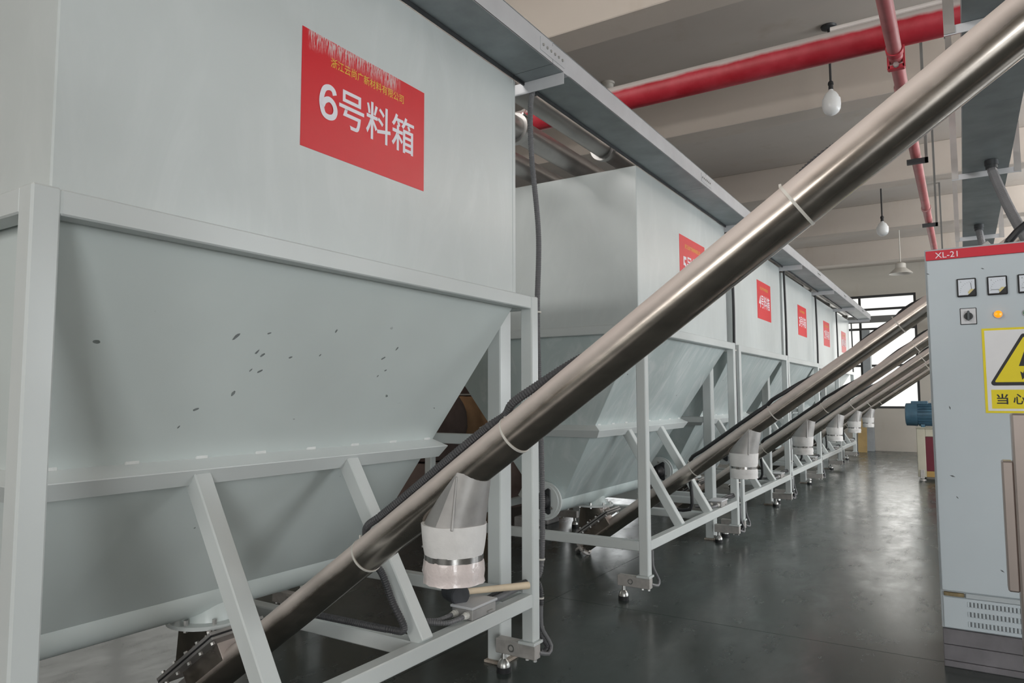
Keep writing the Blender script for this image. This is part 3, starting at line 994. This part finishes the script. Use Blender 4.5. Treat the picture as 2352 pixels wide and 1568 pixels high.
cm2_far = conduit_mesh([(-0.09, -0.33, 0.39), (-0.08, -0.2, 0.40), (-0.045, -0.09, 0.415), (-0.02, -0.01, 0.41), (-0.012, 0.02, 0.38), (-0.012, 0.03, 0.32), (-0.012, 0.018, 0.20), (0.0, 0.07, 0.13), (-0.005, 0.04, 0.10), (-0.01, 0.0, 0.112)], 0.0115, False, 7)
for i, (X, L, W, zr, zm) in enumerate(SILOS):
    R_ = L + W + 0.002
    q = ['6', '5', '4', '3', '', ''][i]
    who = 'silo ' + q if q else ('the fifth silo' if i == 4 else 'the farthest silo')
    t = thing('cable_conduit', (X, R_, 0), ['grey ribbed conduit hanging in the gap right of silo 6', 'dark conduit line dropping between the second and third silos', 'dark conduit line dropping between the third and fourth silos', 'dark conduit line dropping on the far side of silo 3', 'dark conduit line dropping on the far side of the fifth silo', 'dark conduit line dropping at the far end of the row'][i], 'conduit', 'conduits dropping from the tray')
    link('hose', cm_near if i == 0 else cm_far, 'conduit_grey' if i == 0 else 'cable_black', t)
    part('gland', MB().lathe((-0.017, 0, TZ - 0.05), (0, 0, 1), [(0, 0.016), (0.03, 0.016), (0.03, 0.019), (0.048, 0.019)], 10), 'dark_iron', t)
    for z, y in ((1.636, 0.014), (0.505, 0.035)):
        part('cable_tie', MB().ring((-0.012, y, z), (0, 0, 1), 0.0165, 0.014, 0.008, 12).box(-0.03, -0.012, y - 0.032, y - 0.012, z, z + 0.008), 'tie_white', t)
    t = thing('load_cell_conduit', (X, R_, 0), ['thick ribbed conduit looping over the nearest rail end down to its load cell', 'conduit looping down to the right load cell of the second silo', 'conduit looping down to the right load cell of the third silo', 'conduit looping down to the right load cell of the fourth silo', 'small conduit loop at the right foot of the fifth silo', 'small conduit loop at the last foot of the row'][i], 'conduit', 'conduits at the load cells')
    link('hose', cm2_near if i == 0 else cm2_far, 'conduit_dark' if i == 0 else 'cable_black', t)
    for z in (0.335, 0.205):
        part('cable_tie', MB().ring((-0.012, 0.026, z), (0, 0, 1), 0.015, 0.0125, 0.007, 12).box(-0.03, -0.012, 0.0, 0.014, z, z + 0.007), 'tie_white', t)
    # junction box on the lower rail
    jb = thing('junction_box', (X - 0.03, L + W - 0.515, zr), ['stainless junction box with white glands under the rubber mallet', 'junction box on the lower rail of the second silo', 'junction box on the lower rail of the third silo', 'junction box on the lower rail of the fourth silo', 'tiny-looking junction box on the fifth silo', 'junction box on the farthest silo of the row'][i], 'junction box', 'junction boxes on the lower rails')
    part('case', MB().box(-0.075, 0.025, 0.0, 0.165, 0.0, 0.042), 'stainless_dusty', jb, 0.003)
    part('lid', MB().box(-0.080, 0.030, -0.006, 0.171, 0.042, 0.052), 'galvanised_light', jb, 0.002)
    part('mounting_ear', MB().box(0.026, 0.034, 0.10, 0.135, 0.010, 0.016), 'stainless_dusty', jb)
    for gx in (-0.055, 0.0):
        g_ = part('gland', MB().lathe((gx, 0.0, 0.02), (0, -1, 0), [(0, 0.014), (0.014, 0.014), (0.014, 0.011), (0.03, 0.011)], 10), 'gland_white', jb)
        link('cable', conduit_mesh([(gx, -0.028, 0.02), (gx - 0.002, -0.055, 0.018), (gx - 0.02, -0.09, 0.012), (gx - 0.05, -0.115, 0.012), (gx - 0.09, -0.13, 0.012)], 0.0105, i == 0, 8), 'conduit_grey', g_)

# rubber mallet lying across the junction box of silo 6
ml = thing('rubber_mallet', (-1.735, 2.38, 0.43), 'black rubber mallet with pale wooden handle resting on the nearest junction box', 'mallet')
h0, h1 = Vector((-0.045, 0.0, 0.026)), Vector((0.122, 0.300, 0.012))
ax = (h1 - h0).normalized()
sd = Vector((ax.y, -ax.x, 0)).normalized()
part('head', MB().lathe(h0 + sd * 0.055, -sd, [(0, 0.036), (0.006, 0.041), (0.05, 0.042), (0.054, 0.039), (0.06, 0.042), (0.104, 0.041), (0.11, 0.036)], 22), 'mallet_rubber', ml)
part('handle', MB().lathe(h0, ax, [(0, 0.012), (0.1, 0.0125), (0.25, 0.0145), ((h1 - h0).length, 0.0155)], 16), 'wood_handle', ml)

# ------------------------------------------------------------------ round ducts above the silos
DUCT = [(-1.882, 0.062, 4.08, 'galvanised round duct beside the cable tray above the silos, nearest to the front'),
        (-2.18, 0.070, 3.50, 'middle galvanised round duct running above the silos'),
        (-2.52, 0.070, 4.9, 'rear galvanised round duct running above the silos')]
for x, r, yj, lab in DUCT:
    t = thing('round_duct', (x, 0, 2.80), lab, 'duct', 'round ducts above the silos')
    zc = 0.03
    ysx = [-1.5, yj - 2.35, yj, yj + 2.35, yj + 4.7, yj + 7.05, 15.3]
    for i in range(len(ysx) - 1):
        part('duct_section', MB().lathe((0, ysx[i] + 0.002, zc), (0, 1, 0), [(0, r), (ysx[i + 1] - ysx[i] - 0.004, r)], 24), 'duct_steel', t)
    for y in ysx[1:-1]:
        f = part('joint_flange', MB().ring((0, y - 0.02, zc), (0, 1, 0), r + 0.022, r - 0.002, 0.04, 28), 'duct_steel', t)
        part('flange_bolt', MB().lathe((r * 0.7 + 0.02, y - 0.035, zc + r * 0.7 + 0.02), (0, 1, 0), [(0, 0.007), (0.07, 0.007)], 6), 'bolt_steel', f, smooth=0)
    for X, L, W, zr, zm in SILOS:
        for y in (L + 0.35, L + W - 0.35):
            part('saddle', MB().box(-0.05, 0.05, y - 0.02, y + 0.02, -0.084, zc - r * 0.75), 'duct_steel', t, smooth=0)

# ------------------------------------------------------------------ red fire mains
t = thing('fire_main', (0, 4.345, 3.25), 'thick red fire pipe with dusty back crossing under the ceiling', 'pipe')
part('pipe', MB().lathe((LX + 0.02, 0, 0), (1, 0, 0), [(0, 0.085), (RX - LX - 0.04, 0.085)], 32), 'pipe_red', t)
for x in (-4.6, -2.6, 1.4, 3.4):
    part('pipe_collar', MB().ring((x - 0.02, 0, 0), (1, 0, 0), 0.09, 0.084, 0.04, 28), 'pipe_red', t)
    part('hanger_rod', MB().cyl((x, 0, 0.085), (x, 0, CZ - 3.25), 0.008, 8), 'dark_iron', t)
sb = thing('sprinkler_pipe', (-0.236, 0, 3.105), 'thin dusty red sprinkler pipe running away along the aisle under the ceiling', 'pipe')
part('pipe', MB().lathe((0, -4.9, 0), (0, 1, 0), [(0, 0.036), (22.9, 0.036)], 20), 'pipe_red_dusty', sb)
for y in (4.82, 8.1, 11.0, 14.0):
    part('coupling', MB().ring((0, y - 0.03, 0), (0, 1, 0), 0.044, 0.035, 0.06, 20), 'pipe_red_dusty', sb)
cl = part('pipe_clamp', MB().ring((0, 4.22, 0), (0, 1, 0), 0.043, 0.036, 0.05, 20), 'pipe_red', sb)
for dx in (-0.038, 0.038):
    part('strap', MB().box(dx - 0.006, dx + 0.006, 4.335, 4.375, -0.06, 0.20), 'pipe_red', cl)
part('bolt', MB().lathe((0, 4.33, -0.048), (0, -1, 0), [(0, 0.016), (0.014, 0.014)], 8), 'bolt_steel', cl)
part('strap_foot', MB().box(-0.044, 0.044, 4.335, 4.375, -0.066, -0.038), 'pipe_red', cl, 0.006)
for y in (6.2, 8.65, 11.4):
    bk = part('hanger_bracket', MB().box(0.062, 0.082, y, y + 0.04, -0.075, CZ - 3.105), 'window_bar', sb)
    part('bracket_foot', MB().box(-0.06, 0.085, y, y + 0.04, -0.075, -0.04), 'dark_iron', bk)
tag(part('white_conduit', MB().cyl((-0.58, 4.49, 3.425), (RX - 0.02, 4.49, 3.425), 0.016, 10), 'conduit_pvc_white'),
    'thin white conduit running beside the thick red fire pipe', 'conduit')
dt = thing('smoke_detector', (-2.713, 6.01, CZ), 'small round white detector on the ceiling behind the red pipe', 'detector')
part('base', MB().lathe((0, 0, 0), (0, 0, -1), [(0, 0.06), (0.02, 0.06)], 20), 'lamp_white', dt)
part('dome', MB().lathe((0, 0, -0.02), (0, 0, -1), [(0, 0.05), (0.03, 0.048), (0.05, 0.03), (0.055, 0.005)], 20), 'lamp_white', dt)

# ------------------------------------------------------------------ hanging bulbs and lamp
for x, y, zs, zb, lab in ((-0.789, 6.014, 3.685, 3.470, 'large white globe bulb on a black cord, nearer of the two hanging bulbs'),
                          (-0.765, 9.85, 3.415, 3.225, 'small-looking white globe bulb on a black cord, farther of the two hanging bulbs')):
    t = thing('hanging_bulb', (x, y, CZ), lab, 'light bulb', 'bare bulbs hanging from the ceiling')
    part('ceiling_rose', MB().lathe((0, 0, 0), (0, 0, -1), [(0, 0.06), (0.018, 0.055), (0.03, 0.02)], 18), 'dark_iron', t)
    part('cord', MB().cyl((0, 0, -0.03), (0, 0, zs - CZ + 0.05), 0.009, 8), 'cord_black', t)
    part('socket', MB().lathe((0, 0, zs - CZ + 0.06), (0, 0, -1), [(0, 0.012), (0.01, 0.02), (0.03, 0.022), (0.032, 0.017), (0.07, 0.018)], 14), 'cord_black', t)
    h = zs - zb
    part('bulb', MB().lathe((0, 0, zs - CZ - 0.005), (0, 0, -1), [(0, 0.014), (h * 0.08, 0.02), (h * 0.16, 0.040), (h * 0.26, 0.053), (h * 0.38, 0.060), (h * 0.385, 0.067), (h * 0.6, 0.070), (h * 0.78, 0.065), (h * 0.88, 0.054), (h * 0.95, 0.037), (h * 0.985, 0.02), (h, 0.004)], 28), 'bulb_white', t)
t = thing('shade_lamp', (-0.85, 14.24, CZ), 'far hanging lamp with a wide conical white shade', 'lamp')
part('cord', MB().cyl((0, 0, 0), (0, 0, -0.62), 0.01, 8), 'lamp_white', t)
part('housing', MB().lathe((0, 0, -0.60), (0, 0, -1), [(0, 0.03), (0.03, 0.085), (0.12, 0.09)], 18), 'lamp_white', t)
part('shade', MB().lathe((0, 0, -0.71), (0, 0, -1), [(0, 0.09), (0.085, 0.185), (0.10, 0.19), (0.101, 0.178), (0.01, 0.08)], 28), 'lamp_white', t)

# ------------------------------------------------------------------ tray over the cabinet with hangers and conduits
t = thing('overhead_tray', (0, 0, 0), 'wide galvanised overhead cable tray above the control cabinet, seen from below', 'cable tray')
Z2 = 2.60
ye = [-3.0, -0.7, 1.6, 3.9, 6.2, 8.5, 10.8, 13.1, 15.4, 17.9]
for i in range(len(ye) - 1):
    a, b_ = ye[i] + 0.002, ye[i + 1] - 0.002
    part('tray_section', MB().box(0.052, 0.285, a, b_, Z2, Z2 + 0.003).box(0.052, 0.055, a, b_, Z2 + 0.003, Z2 + 0.10).box(0.282, 0.285, a, b_, Z2 + 0.003, Z2 + 0.10), 'galvanised', t, smooth=0)
for y, w in ((3.02, 'nearest'), (5.12, 'second'), (7.2, 'third'), (9.8, 'fourth')):
    hg = thing('tray_hanger', (0, y, Z2), w + ' galvanised trapeze hanger holding the overhead cable tray', 'hanger', 'hangers of the overhead tray')
    part('crossbar', MB().box(-0.005, 0.345, -0.03, -0.026, -0.035, -0.001).box(-0.005, 0.345, -0.026, 0.008, -0.005, -0.001), 'galvanised_light', hg, smooth=0)
    part('upright', MB().box(-0.005, 0.03, -0.034, -0.030, -0.03, CZ - Z2).box(-0.005, -0.001, -0.030, 0.004, -0.03, CZ - Z2), 'duct_steel', hg, smooth=0)
    part('upright', MB().box(0.31, 0.345, -0.034, -0.030, -0.03, CZ - Z2).box(0.341, 0.345, -0.030, 0.004, -0.03, CZ - Z2), 'duct_steel', hg, smooth=0)
for pts, lab in (([(0.192, 4.88, Z2), (0.197, 4.86, 2.52), (0.25, 4.62, 2.25), (0.31, 4.36, 2.0), (0.315, 4.25, 1.945)], 'grey corrugated conduit slanting from the overhead tray to the cabinet top, longer of the two'),
                 ([(0.159, 6.70, Z2), (0.160, 6.69, 2.54), (0.185, 6.6, 2.36), (0.24, 6.4, 2.1), (0.25, 6.3, 1.6), (0.25, 6.25, 0.0)], 'grey corrugated conduit below the overhead tray, farther and shorter-looking')):
    c = thing('tray_conduit', pts[0], lab, 'conduit', 'conduits under the overhead tray')
    o = Vector(pts[0])
    link('hose', conduit_mesh([Vector(p) - o for p in pts], 0.026, True, 10, 0.014), 'conduit_grey', c)
    part('gland', MB().lathe((0, 0, -0.05), (0, 0, 1), [(0, 0.030), (0.02, 0.030), (0.02, 0.034), (0.048, 0.034)], 12), 'dark_iron', c)
tag(link('black_cable', conduit_mesh([(0.21, 4.28, 1.97), (0.22, 4.2, 2.0), (0.30, 4.2, 2.08), (0.42, 4.25, 2.14), (0.60, 4.3, 2.2), (0.9, 4.4, 2.3), (1.1, 4.6, Z2)], 0.018, False, 9), 'cable_black'),
    'thick black cable rising from the top of the control cabinet', 'cable')

# ------------------------------------------------------------------ control cabinet
CY = 3.955
cb = thing('control_cabinet', (-0.133, CY, 0), 'pale grey electrical control cabinet marked XL-21 at the right edge', 'cabinet')
CWD = 0.70
part('carcass', MB().box(0, CWD, 0.002, 0.40, 0.171, 1.949), 'cabinet_edge', cb, 0.004)
hdr = part('header_strip', MB().box(0.006, CWD - 0.006, -0.006, 0.002, 1.896, 1.941), 'header_red', cb, 0.001)
link('lettering', text_mesh('XL-21', 0.092, 0.027, (0.045, -0.0068, 1.904), (1, 0, 0), (0, 0, 1), 0.0), 'text_white', hdr)
dr = part('door', MB().box(0.008, CWD - 0.008, -0.012, 0.002, 0.345, 1.892), 'cabinet_grey', cb, 0.003)
part('sill_rail', MB().box(0.10, CWD - 0.008, -0.008, 0.002, 0.318, 0.340), 'cabinet_edge', cb, 0.002)
part('hinge', MB().box(0.014, 0.095, -0.016, 0.002, 0.322, 0.339), 'hinge_brass', cb, 0.002)
vp = part('vent_panel', MB().box(0.010, CWD - 0.010, -0.006, 0.002, 0.176, 0.316), 'cabinet_grey', cb, 0.002)
lv = MB().box(0, 0.0085, -0.004, 0.0, 0, 0.024).mesh('louver', 0.0015)
sl = MB().box(0.0088, 0.0128, -0.0015, 0.0, 0.001, 0.023).mesh('louver_slot', 0)
for rz in (0.280, 0.236, 0.192):
    for k in range(30):
        link('louver', lv, 'cabinet_grey', vp, (0.105 + 0.0145 * k, -0.006, rz))
        link('slot', sl, 'louver_dark', vp, (0.105 + 0.0145 * k, -0.006, rz))
yd = -0.012
for k, mx_ in enumerate((0.127, 0.246, 0.362)):
    s = 0.077
    z = 1.708
    mt_ = part('meter', MB().box(mx_, mx_ + s, yd - 0.012, yd, z, z + 0.086), 'ink_black', dr, 0.003)
    part('dial', MB().box(mx_ + 0.006, mx_ + s - 0.006, yd - 0.0135, yd - 0.012, z + 0.007, z + 0.080), 'meter_glass_white', mt_)
    part('corner_cover', MB().prism([(mx_ + s - 0.006, yd - 0.0155, z + 0.007), (mx_ + s - 0.006, yd - 0.0155, z + 0.036), (mx_ + s - 0.034, yd - 0.0155, z + 0.007)], (0, 0.002, 0)), 'ink_black', mt_, smooth=0)
    part('paper_tag', MB().prism([(mx_ + s - 0.030, yd - 0.0165, z + 0.010), (mx_ + s - 0.010, yd - 0.0165, z + 0.032), (mx_ + s - 0.022, yd - 0.0165, z + 0.034), (mx_ + s - 0.034, yd - 0.0165, z + 0.020)], (0, 0.001, 0)), 'paper_yellow', mt_, smooth=0)
    p1 = (mx_ + s - 0.018, yd - 0.0142, z + 0.022)
    p2 = (mx_ + 0.055, yd - 0.0142, z + 0.064) if k == 0 else (mx_ + 0.014, yd - 0.0142, z + 0.024)
    part('needle', MB().bar(p1, p2, 0.0014, 0.0012, (0, 1, 0)), 'ink_black', mt_)
    arc = MB()
    for j in range(9):
        t_ = PI * 0.5 + PI * 0.5 * j / 8
        c_ = Vector((mx_ + s - 0.018, yd - 0.0140, z + 0.022))
        q = c_ + Vector((math.cos(t_), 0, math.sin(t_))) * 0.044
        arc.bar(q, q + Vector((math.cos(t_), 0, math.sin(t_))) * 0.004, 0.0009, 0.0006, (0, 1, 0))
    part('scale_marks', arc, 'ink_black', mt_)
    link('lettering', text_mesh('V' if k == 0 else 'A', 0.005, 0.006, (mx_ + 0.014, yd - 0.0138, z + 0.066), (1, 0, 0), (0, 0, 1)), 'ink_black', mt_)
sw = part('rotary_switch', MB().box(0.134, 0.200, yd - 0.004, yd, 1.577, 1.655), 'ink_black', dr, 0.004)
part('switch_plate', MB().box(0.137, 0.197, yd - 0.006, yd - 0.004, 1.580, 1.652), 'galvanised_light', sw, 0.003)
part('knob_base', MB().lathe((0.167, yd - 0.006, 1.616), (0, -1, 0), [(0, 0.018), (0.012, 0.017)], 20), 'dark_iron', sw)
part('knob', MB().bar((0.167, yd - 0.024, 1.594), (0.167, yd - 0.024, 1.640), 0.010, 0.016, (0, 1, 0)), 'louver_dark', sw, 0.003)
for x, mname, off in ((0.282, 'pilot_orange', 0), (0.392, 'pilot_green', 0)):
    pl_ = part('pilot_lamp', MB().lathe((x, yd, 1.618), (0, -1, 0), [(0, 0.0165), (0.012, 0.0165), (0.018, 0.013), (0.020, 0.004)], 20), mname, dr)
    part('bezel', MB().ring((x, yd, 1.618), (0, -1, 0), 0.0185, 0.0162, 0.005, 20), 'bolt_steel', pl_)
# scuffs on the door
for x, z, a_, s in ((0.072, 0.872, 0.3, 0.012), (0.087, 0.775, 0.9, 0.008), (0.245, 0.46, 0.6, 0.010), (0.075, 1.19, 1.3, 0.010), (0.012, 1.83, 0.4, 0.008), (0.232, 1.835, 0.4, 0.008)):
    dx, dz = s * math.cos(a_), s * math.sin(a_)
    part('scuff', MB().prism([(x - dx, yd - 0.0006, z + dz), (x + dz * 0.3, yd - 0.0006, z + dx * 0.35), (x + dx, yd - 0.0006, z - dz), (x - dz * 0.3, yd - 0.0006, z - dx * 0.3)], (0, 0.0005, 0)), 'louver_dark', dr, smooth=0)
# warning sign fixed on the door
ws = thing('warning_sign', (0.082, CY + yd - 0.0004, 1.167), 'yellow-framed electrical warning sign with lightning triangle on the cabinet door', 'sign')
SW_, SH_ = 0.315, 0.388
part('board', MB().box(0, SW_, -0.002, 0.0, 0, SH_), 'sign_yellow', ws, smooth=0)
part('white_field', MB().box(0.010, SW_ - 0.010, -0.003, -0.002, 0.010, SH_ - 0.010), 'plate_white', ws, smooth=0)
part('caption_field', MB().box(0.025, SW_ - 0.025, -0.0036, -0.003, 0.020, 0.106), 'sign_yellow', ws, smooth=0)


def rtri(cx_, z0, w, h, r, y):
    pts = []
    V = [(cx_ - w / 2, z0), (cx_ + w / 2, z0), (cx_, z0 + h)]
    cen = Vector((cx_, z0 + h / 3))
    for v in V:
        v = Vector(v)
        u = (v - cen).normalized()
        c_ = v - u * r * 1.8
        a0 = math.atan2(u.y, u.x)
        for k in range(-3, 4):
            a1 = a0 + k * (PI / 3) / 3
            pts.append((c_.x + r * math.cos(a1), y, c_.y + r * math.sin(a1)))
    return pts


part('triangle_border', MB().prism(rtri(SW_ / 2, 0.126, 0.275, 0.242, 0.012, -0.0042), (0, 0.001, 0)), 'ink_black', ws, smooth=0)
part('triangle_fill', MB().prism(rtri(SW_ / 2, 0.1405, 0.235, 0.205, 0.004, -0.0050), (0, 0.001, 0)), 'sign_yellow', ws, smooth=0)
bx0 = SW_ / 2
part('lightning_bolt', MB().prism([(bx0 - 0.002, -0.0058, 0.278), (bx0 + 0.026, -0.0058, 0.278), (bx0 + 0.008, -0.0058, 0.236), (bx0 + 0.03, -0.0058, 0.236), (bx0 - 0.004, -0.0058, 0.176), (bx0 + 0.010, -0.0058, 0.180), (bx0 - 0.014, -0.0058, 0.150), (bx0 - 0.020, -0.0058, 0.188), (bx0 - 0.010, -0.0058, 0.180), (bx0 + 0.002, -0.0058, 0.212), (bx0 - 0.024, -0.0058, 0.212)], (0, 0.0008, 0)), 'ink_black', ws, smooth=0)
for k, ch in enumerate('当心触电'):
    link('lettering', text_mesh(ch, 0.044, 0.047, (0.044 + 0.062 * k, -0.0042, 0.040), (1, 0, 0), (0, 0, 1), 0.018), 'ink_black', ws)
# timber plinth under the cabinet
pt = thing('cabinet_plinth', (-0.13, CY - 0.01, 0), 'dark wooden plinth of stacked boards under the control cabinet', 'plinth')
for z0, z1 in ((0.0, 0.028), (0.030, 0.099), (0.101, 0.170)):
    part('board', MB().box(0.0, CWD, 0.0, 0.40, z0, z1), 'plank_dark', pt, 0.003)

# stainless upright of a machine in front of the cabinet
mu = thing('machine_upright', (0.135, 3.02, 0), 'blurred brushed steel upright with a side box at the right edge before the cabinet', 'machine frame')
part('post', MB().box(0.0, 0.09, 0.0, 0.10, 0.0, 1.185), 'stainless_sheet', mu, 0.006)
part('side_box', MB().box(-0.034, 0.0, 0.01, 0.09, 0.575, 1.02), 'stainless_sheet', mu, 0.005)
part('base_plate', MB().box(-0.04, 0.13, -0.03, 0.13, 0.0, 0.012), 'stainless_sheet', mu, 0.003)

# ------------------------------------------------------------------ motor-driven machine further down the aisle
MY = 12.15
mc = thing('drive_machine', (-0.618, MY, 0), 'beige machine with dark red side panel beside the far aisle', 'machine')
part('frame', MB().box(0.0, 0.11, 0, 0.7, 0.05, 0.76).box(0.11, 0.9, 0, 0.7, 0.64, 0.76).box(0.11, 0.9, 0.02, 0.7, 0.05, 0.64), 'machine_beige', mc, 0.006)
part('top_plate', MB().box(-0.01, 0.92, -0.02, 0.72, 0.76, 0.775), 'machine_beige', mc, 0.003)
part('side_panel', MB().box(0.112, 0.9, 0.008, 0.02, 0.14, 0.638), 'machine_red', mc, 0.002)
part('skirting', MB().box(0.112, 0.9, 0.0, 0.02, 0.055, 0.138), 'machine_ochre', mc, 0.002)
for x, y in ((0.055, 0.05), (0.055, 0.65), (0.85, 0.05), (0.85, 0.65)):
    part('levelling_foot', MB().lathe((x, y, 0), (0, 0, 1), [(0, 0.05), (0.015, 0.045), (0.02, 0.02), (0.06, 0.02)], 14), 'cast_grey', mc)
part('corner_bracket', MB().box(0.03, 0.085, -0.012, 0.0, 0.03, 0.16), 'cast_grey', mc, 0.004)
mo = thing('electric_motor', (-0.757, MY + 0.17, 0.775), 'dusty teal electric motor lying on the far machine base', 'motor')
zc = 0.185
part('fan_cowl', MB().lathe((0, 0, zc), (1, 0, 0), [(0.0, 0.14), (0.012, 0.168), (0.16, 0.172)], 32), 'motor_blue', mo)
bd = part('body', MB().lathe((0.16, 0, zc), (1, 0, 0), [(0, 0.150), (0.5, 0.150), (0.505, 0.165), (0.53, 0.165)], 32), 'motor_blue', mo)
for k in range(22):
    a_ = 2 * PI * k / 22
    part('cooling_fin', MB().bar((0.17, math.cos(a_) * 0.157, zc + math.sin(a_) * 0.157), (0.66, math.cos(a_) * 0.157, zc + math.sin(a_) * 0.157), 0.006, 0.03, (0, math.cos(a_), math.sin(a_))), 'motor_blue', bd)
for x in (0.20, 0.56):
    part('foot', MB().box(x, x + 0.05, -0.15, 0.15, 0.0, 0.045), 'motor_blue', mo, 0.005)
part('terminal_box', MB().box(0.08, 0.30, -0.07, 0.07, zc + 0.14, zc + 0.20), 'motor_blue', mo, 0.006)
part('lifting_eye', MB().ring((0.34, -0.006, zc + 0.20), (0, 1, 0), 0.024, 0.014, 0.012, 16), 'bolt_steel', mo)
part('shaft', MB().cyl((0.69, 0, zc), (0.80, 0, zc), 0.03, 14), 'bolt_steel', mo)

# ------------------------------------------------------------------ sacks and blocks behind the silos
def sack_mesh(sx, sy, sz, seed):
    rnd = random.Random(seed)
    n = 7
    rings = []
    for k in range(9):
        t = k / 8
        z = sz * t
        pinch = 0.82 + 0.18 * math.sin(PI * min(1, max(0, t))) ** 0.5
        ring = []
        for i in range(24):
            a_ = 2 * PI * i / 24
            c_, s_ = math.cos(a_), math.sin(a_)
            e = 0.45
            x = sx / 2 * math.copysign(abs(c_) ** e, c_) * pinch + rnd.uniform(-0.012, 0.012)
            y = sy / 2 * math.copysign(abs(s_) ** e, s_) * pinch + rnd.uniform(-0.012, 0.012)
            ring.append(Vector((x, y, z + rnd.uniform(-0.01, 0.01) * (0 if k == 0 else 1))))
        rings.append(ring)
    return MB().loft(rings)


k = 0
SK = [(-4.75, 6.35, 0.0, 'kraft_brown'), (-4.75, 6.35, 0.64, 'kraft_brown'), (-4.65, 7.15, 0.0, 'sack_brown'), (-4.65, 7.15, 0.64, 'sack_brown'),
      (-4.70, 7.95, 0.0, 'kraft_brown'), (-4.70, 7.95, 0.64, 'kraft_brown'), (-4.6, 5.55, 0.0, 'sack_brown'), (-4.6, 5.55, 0.64, 'sack_brown'),
      (-4.75, 6.28, 1.28, 'sack_brown'), (-4.65, 7.15, 1.28, 'sack_brown')]
SKL = ['orange-brown kraft sack at the bottom, behind silos 6 and 5', 'orange-brown kraft sack stacked second, behind silos 6 and 5', 'dark brown sack at the bottom, right of the kraft sacks',
       'dark brown sack stacked second, right of the kraft sacks', 'kraft sack at the bottom, farthest right of the pile', 'kraft sack stacked second, farthest right of the pile',
       'dark brown sack at the bottom, leftmost of the pile', 'dark brown sack stacked second, leftmost of the pile', 'dark brown sack on top, over the kraft sacks', 'dark brown sack on top of the right stack']
for (x, y, z, mt_), lb in zip(SK, SKL):
    k += 1
    o = part('bulk_sack', sack_mesh(0.8, 0.78, 0.615, k), mt_, None, 0, 50, (x, y, z))
    tag(o, lb + ' pile' if 'pile' not in lb else lb, 'sack', 'brown sacks piled behind the silos')
for k, (x, y, z, lb) in enumerate(((-3.60, 6.00, 0.0, 'lower left of the grey blocks on the floor under silo 5'), (-3.58, 6.27, 0.0, 'lower right of the grey blocks on the floor under silo 5'),
                                   (-3.59, 6.14, 0.101, 'upper grey block on the pair on the floor under silo 5'))):
    o = part('concrete_block', MB().box(-0.1, 0.1, -0.12, 0.12, 0.0, 0.1), 'block_grey', None, 0.008, 35, (x, y, z))
    tag(o, lb, 'block', 'grey blocks under silo 5')
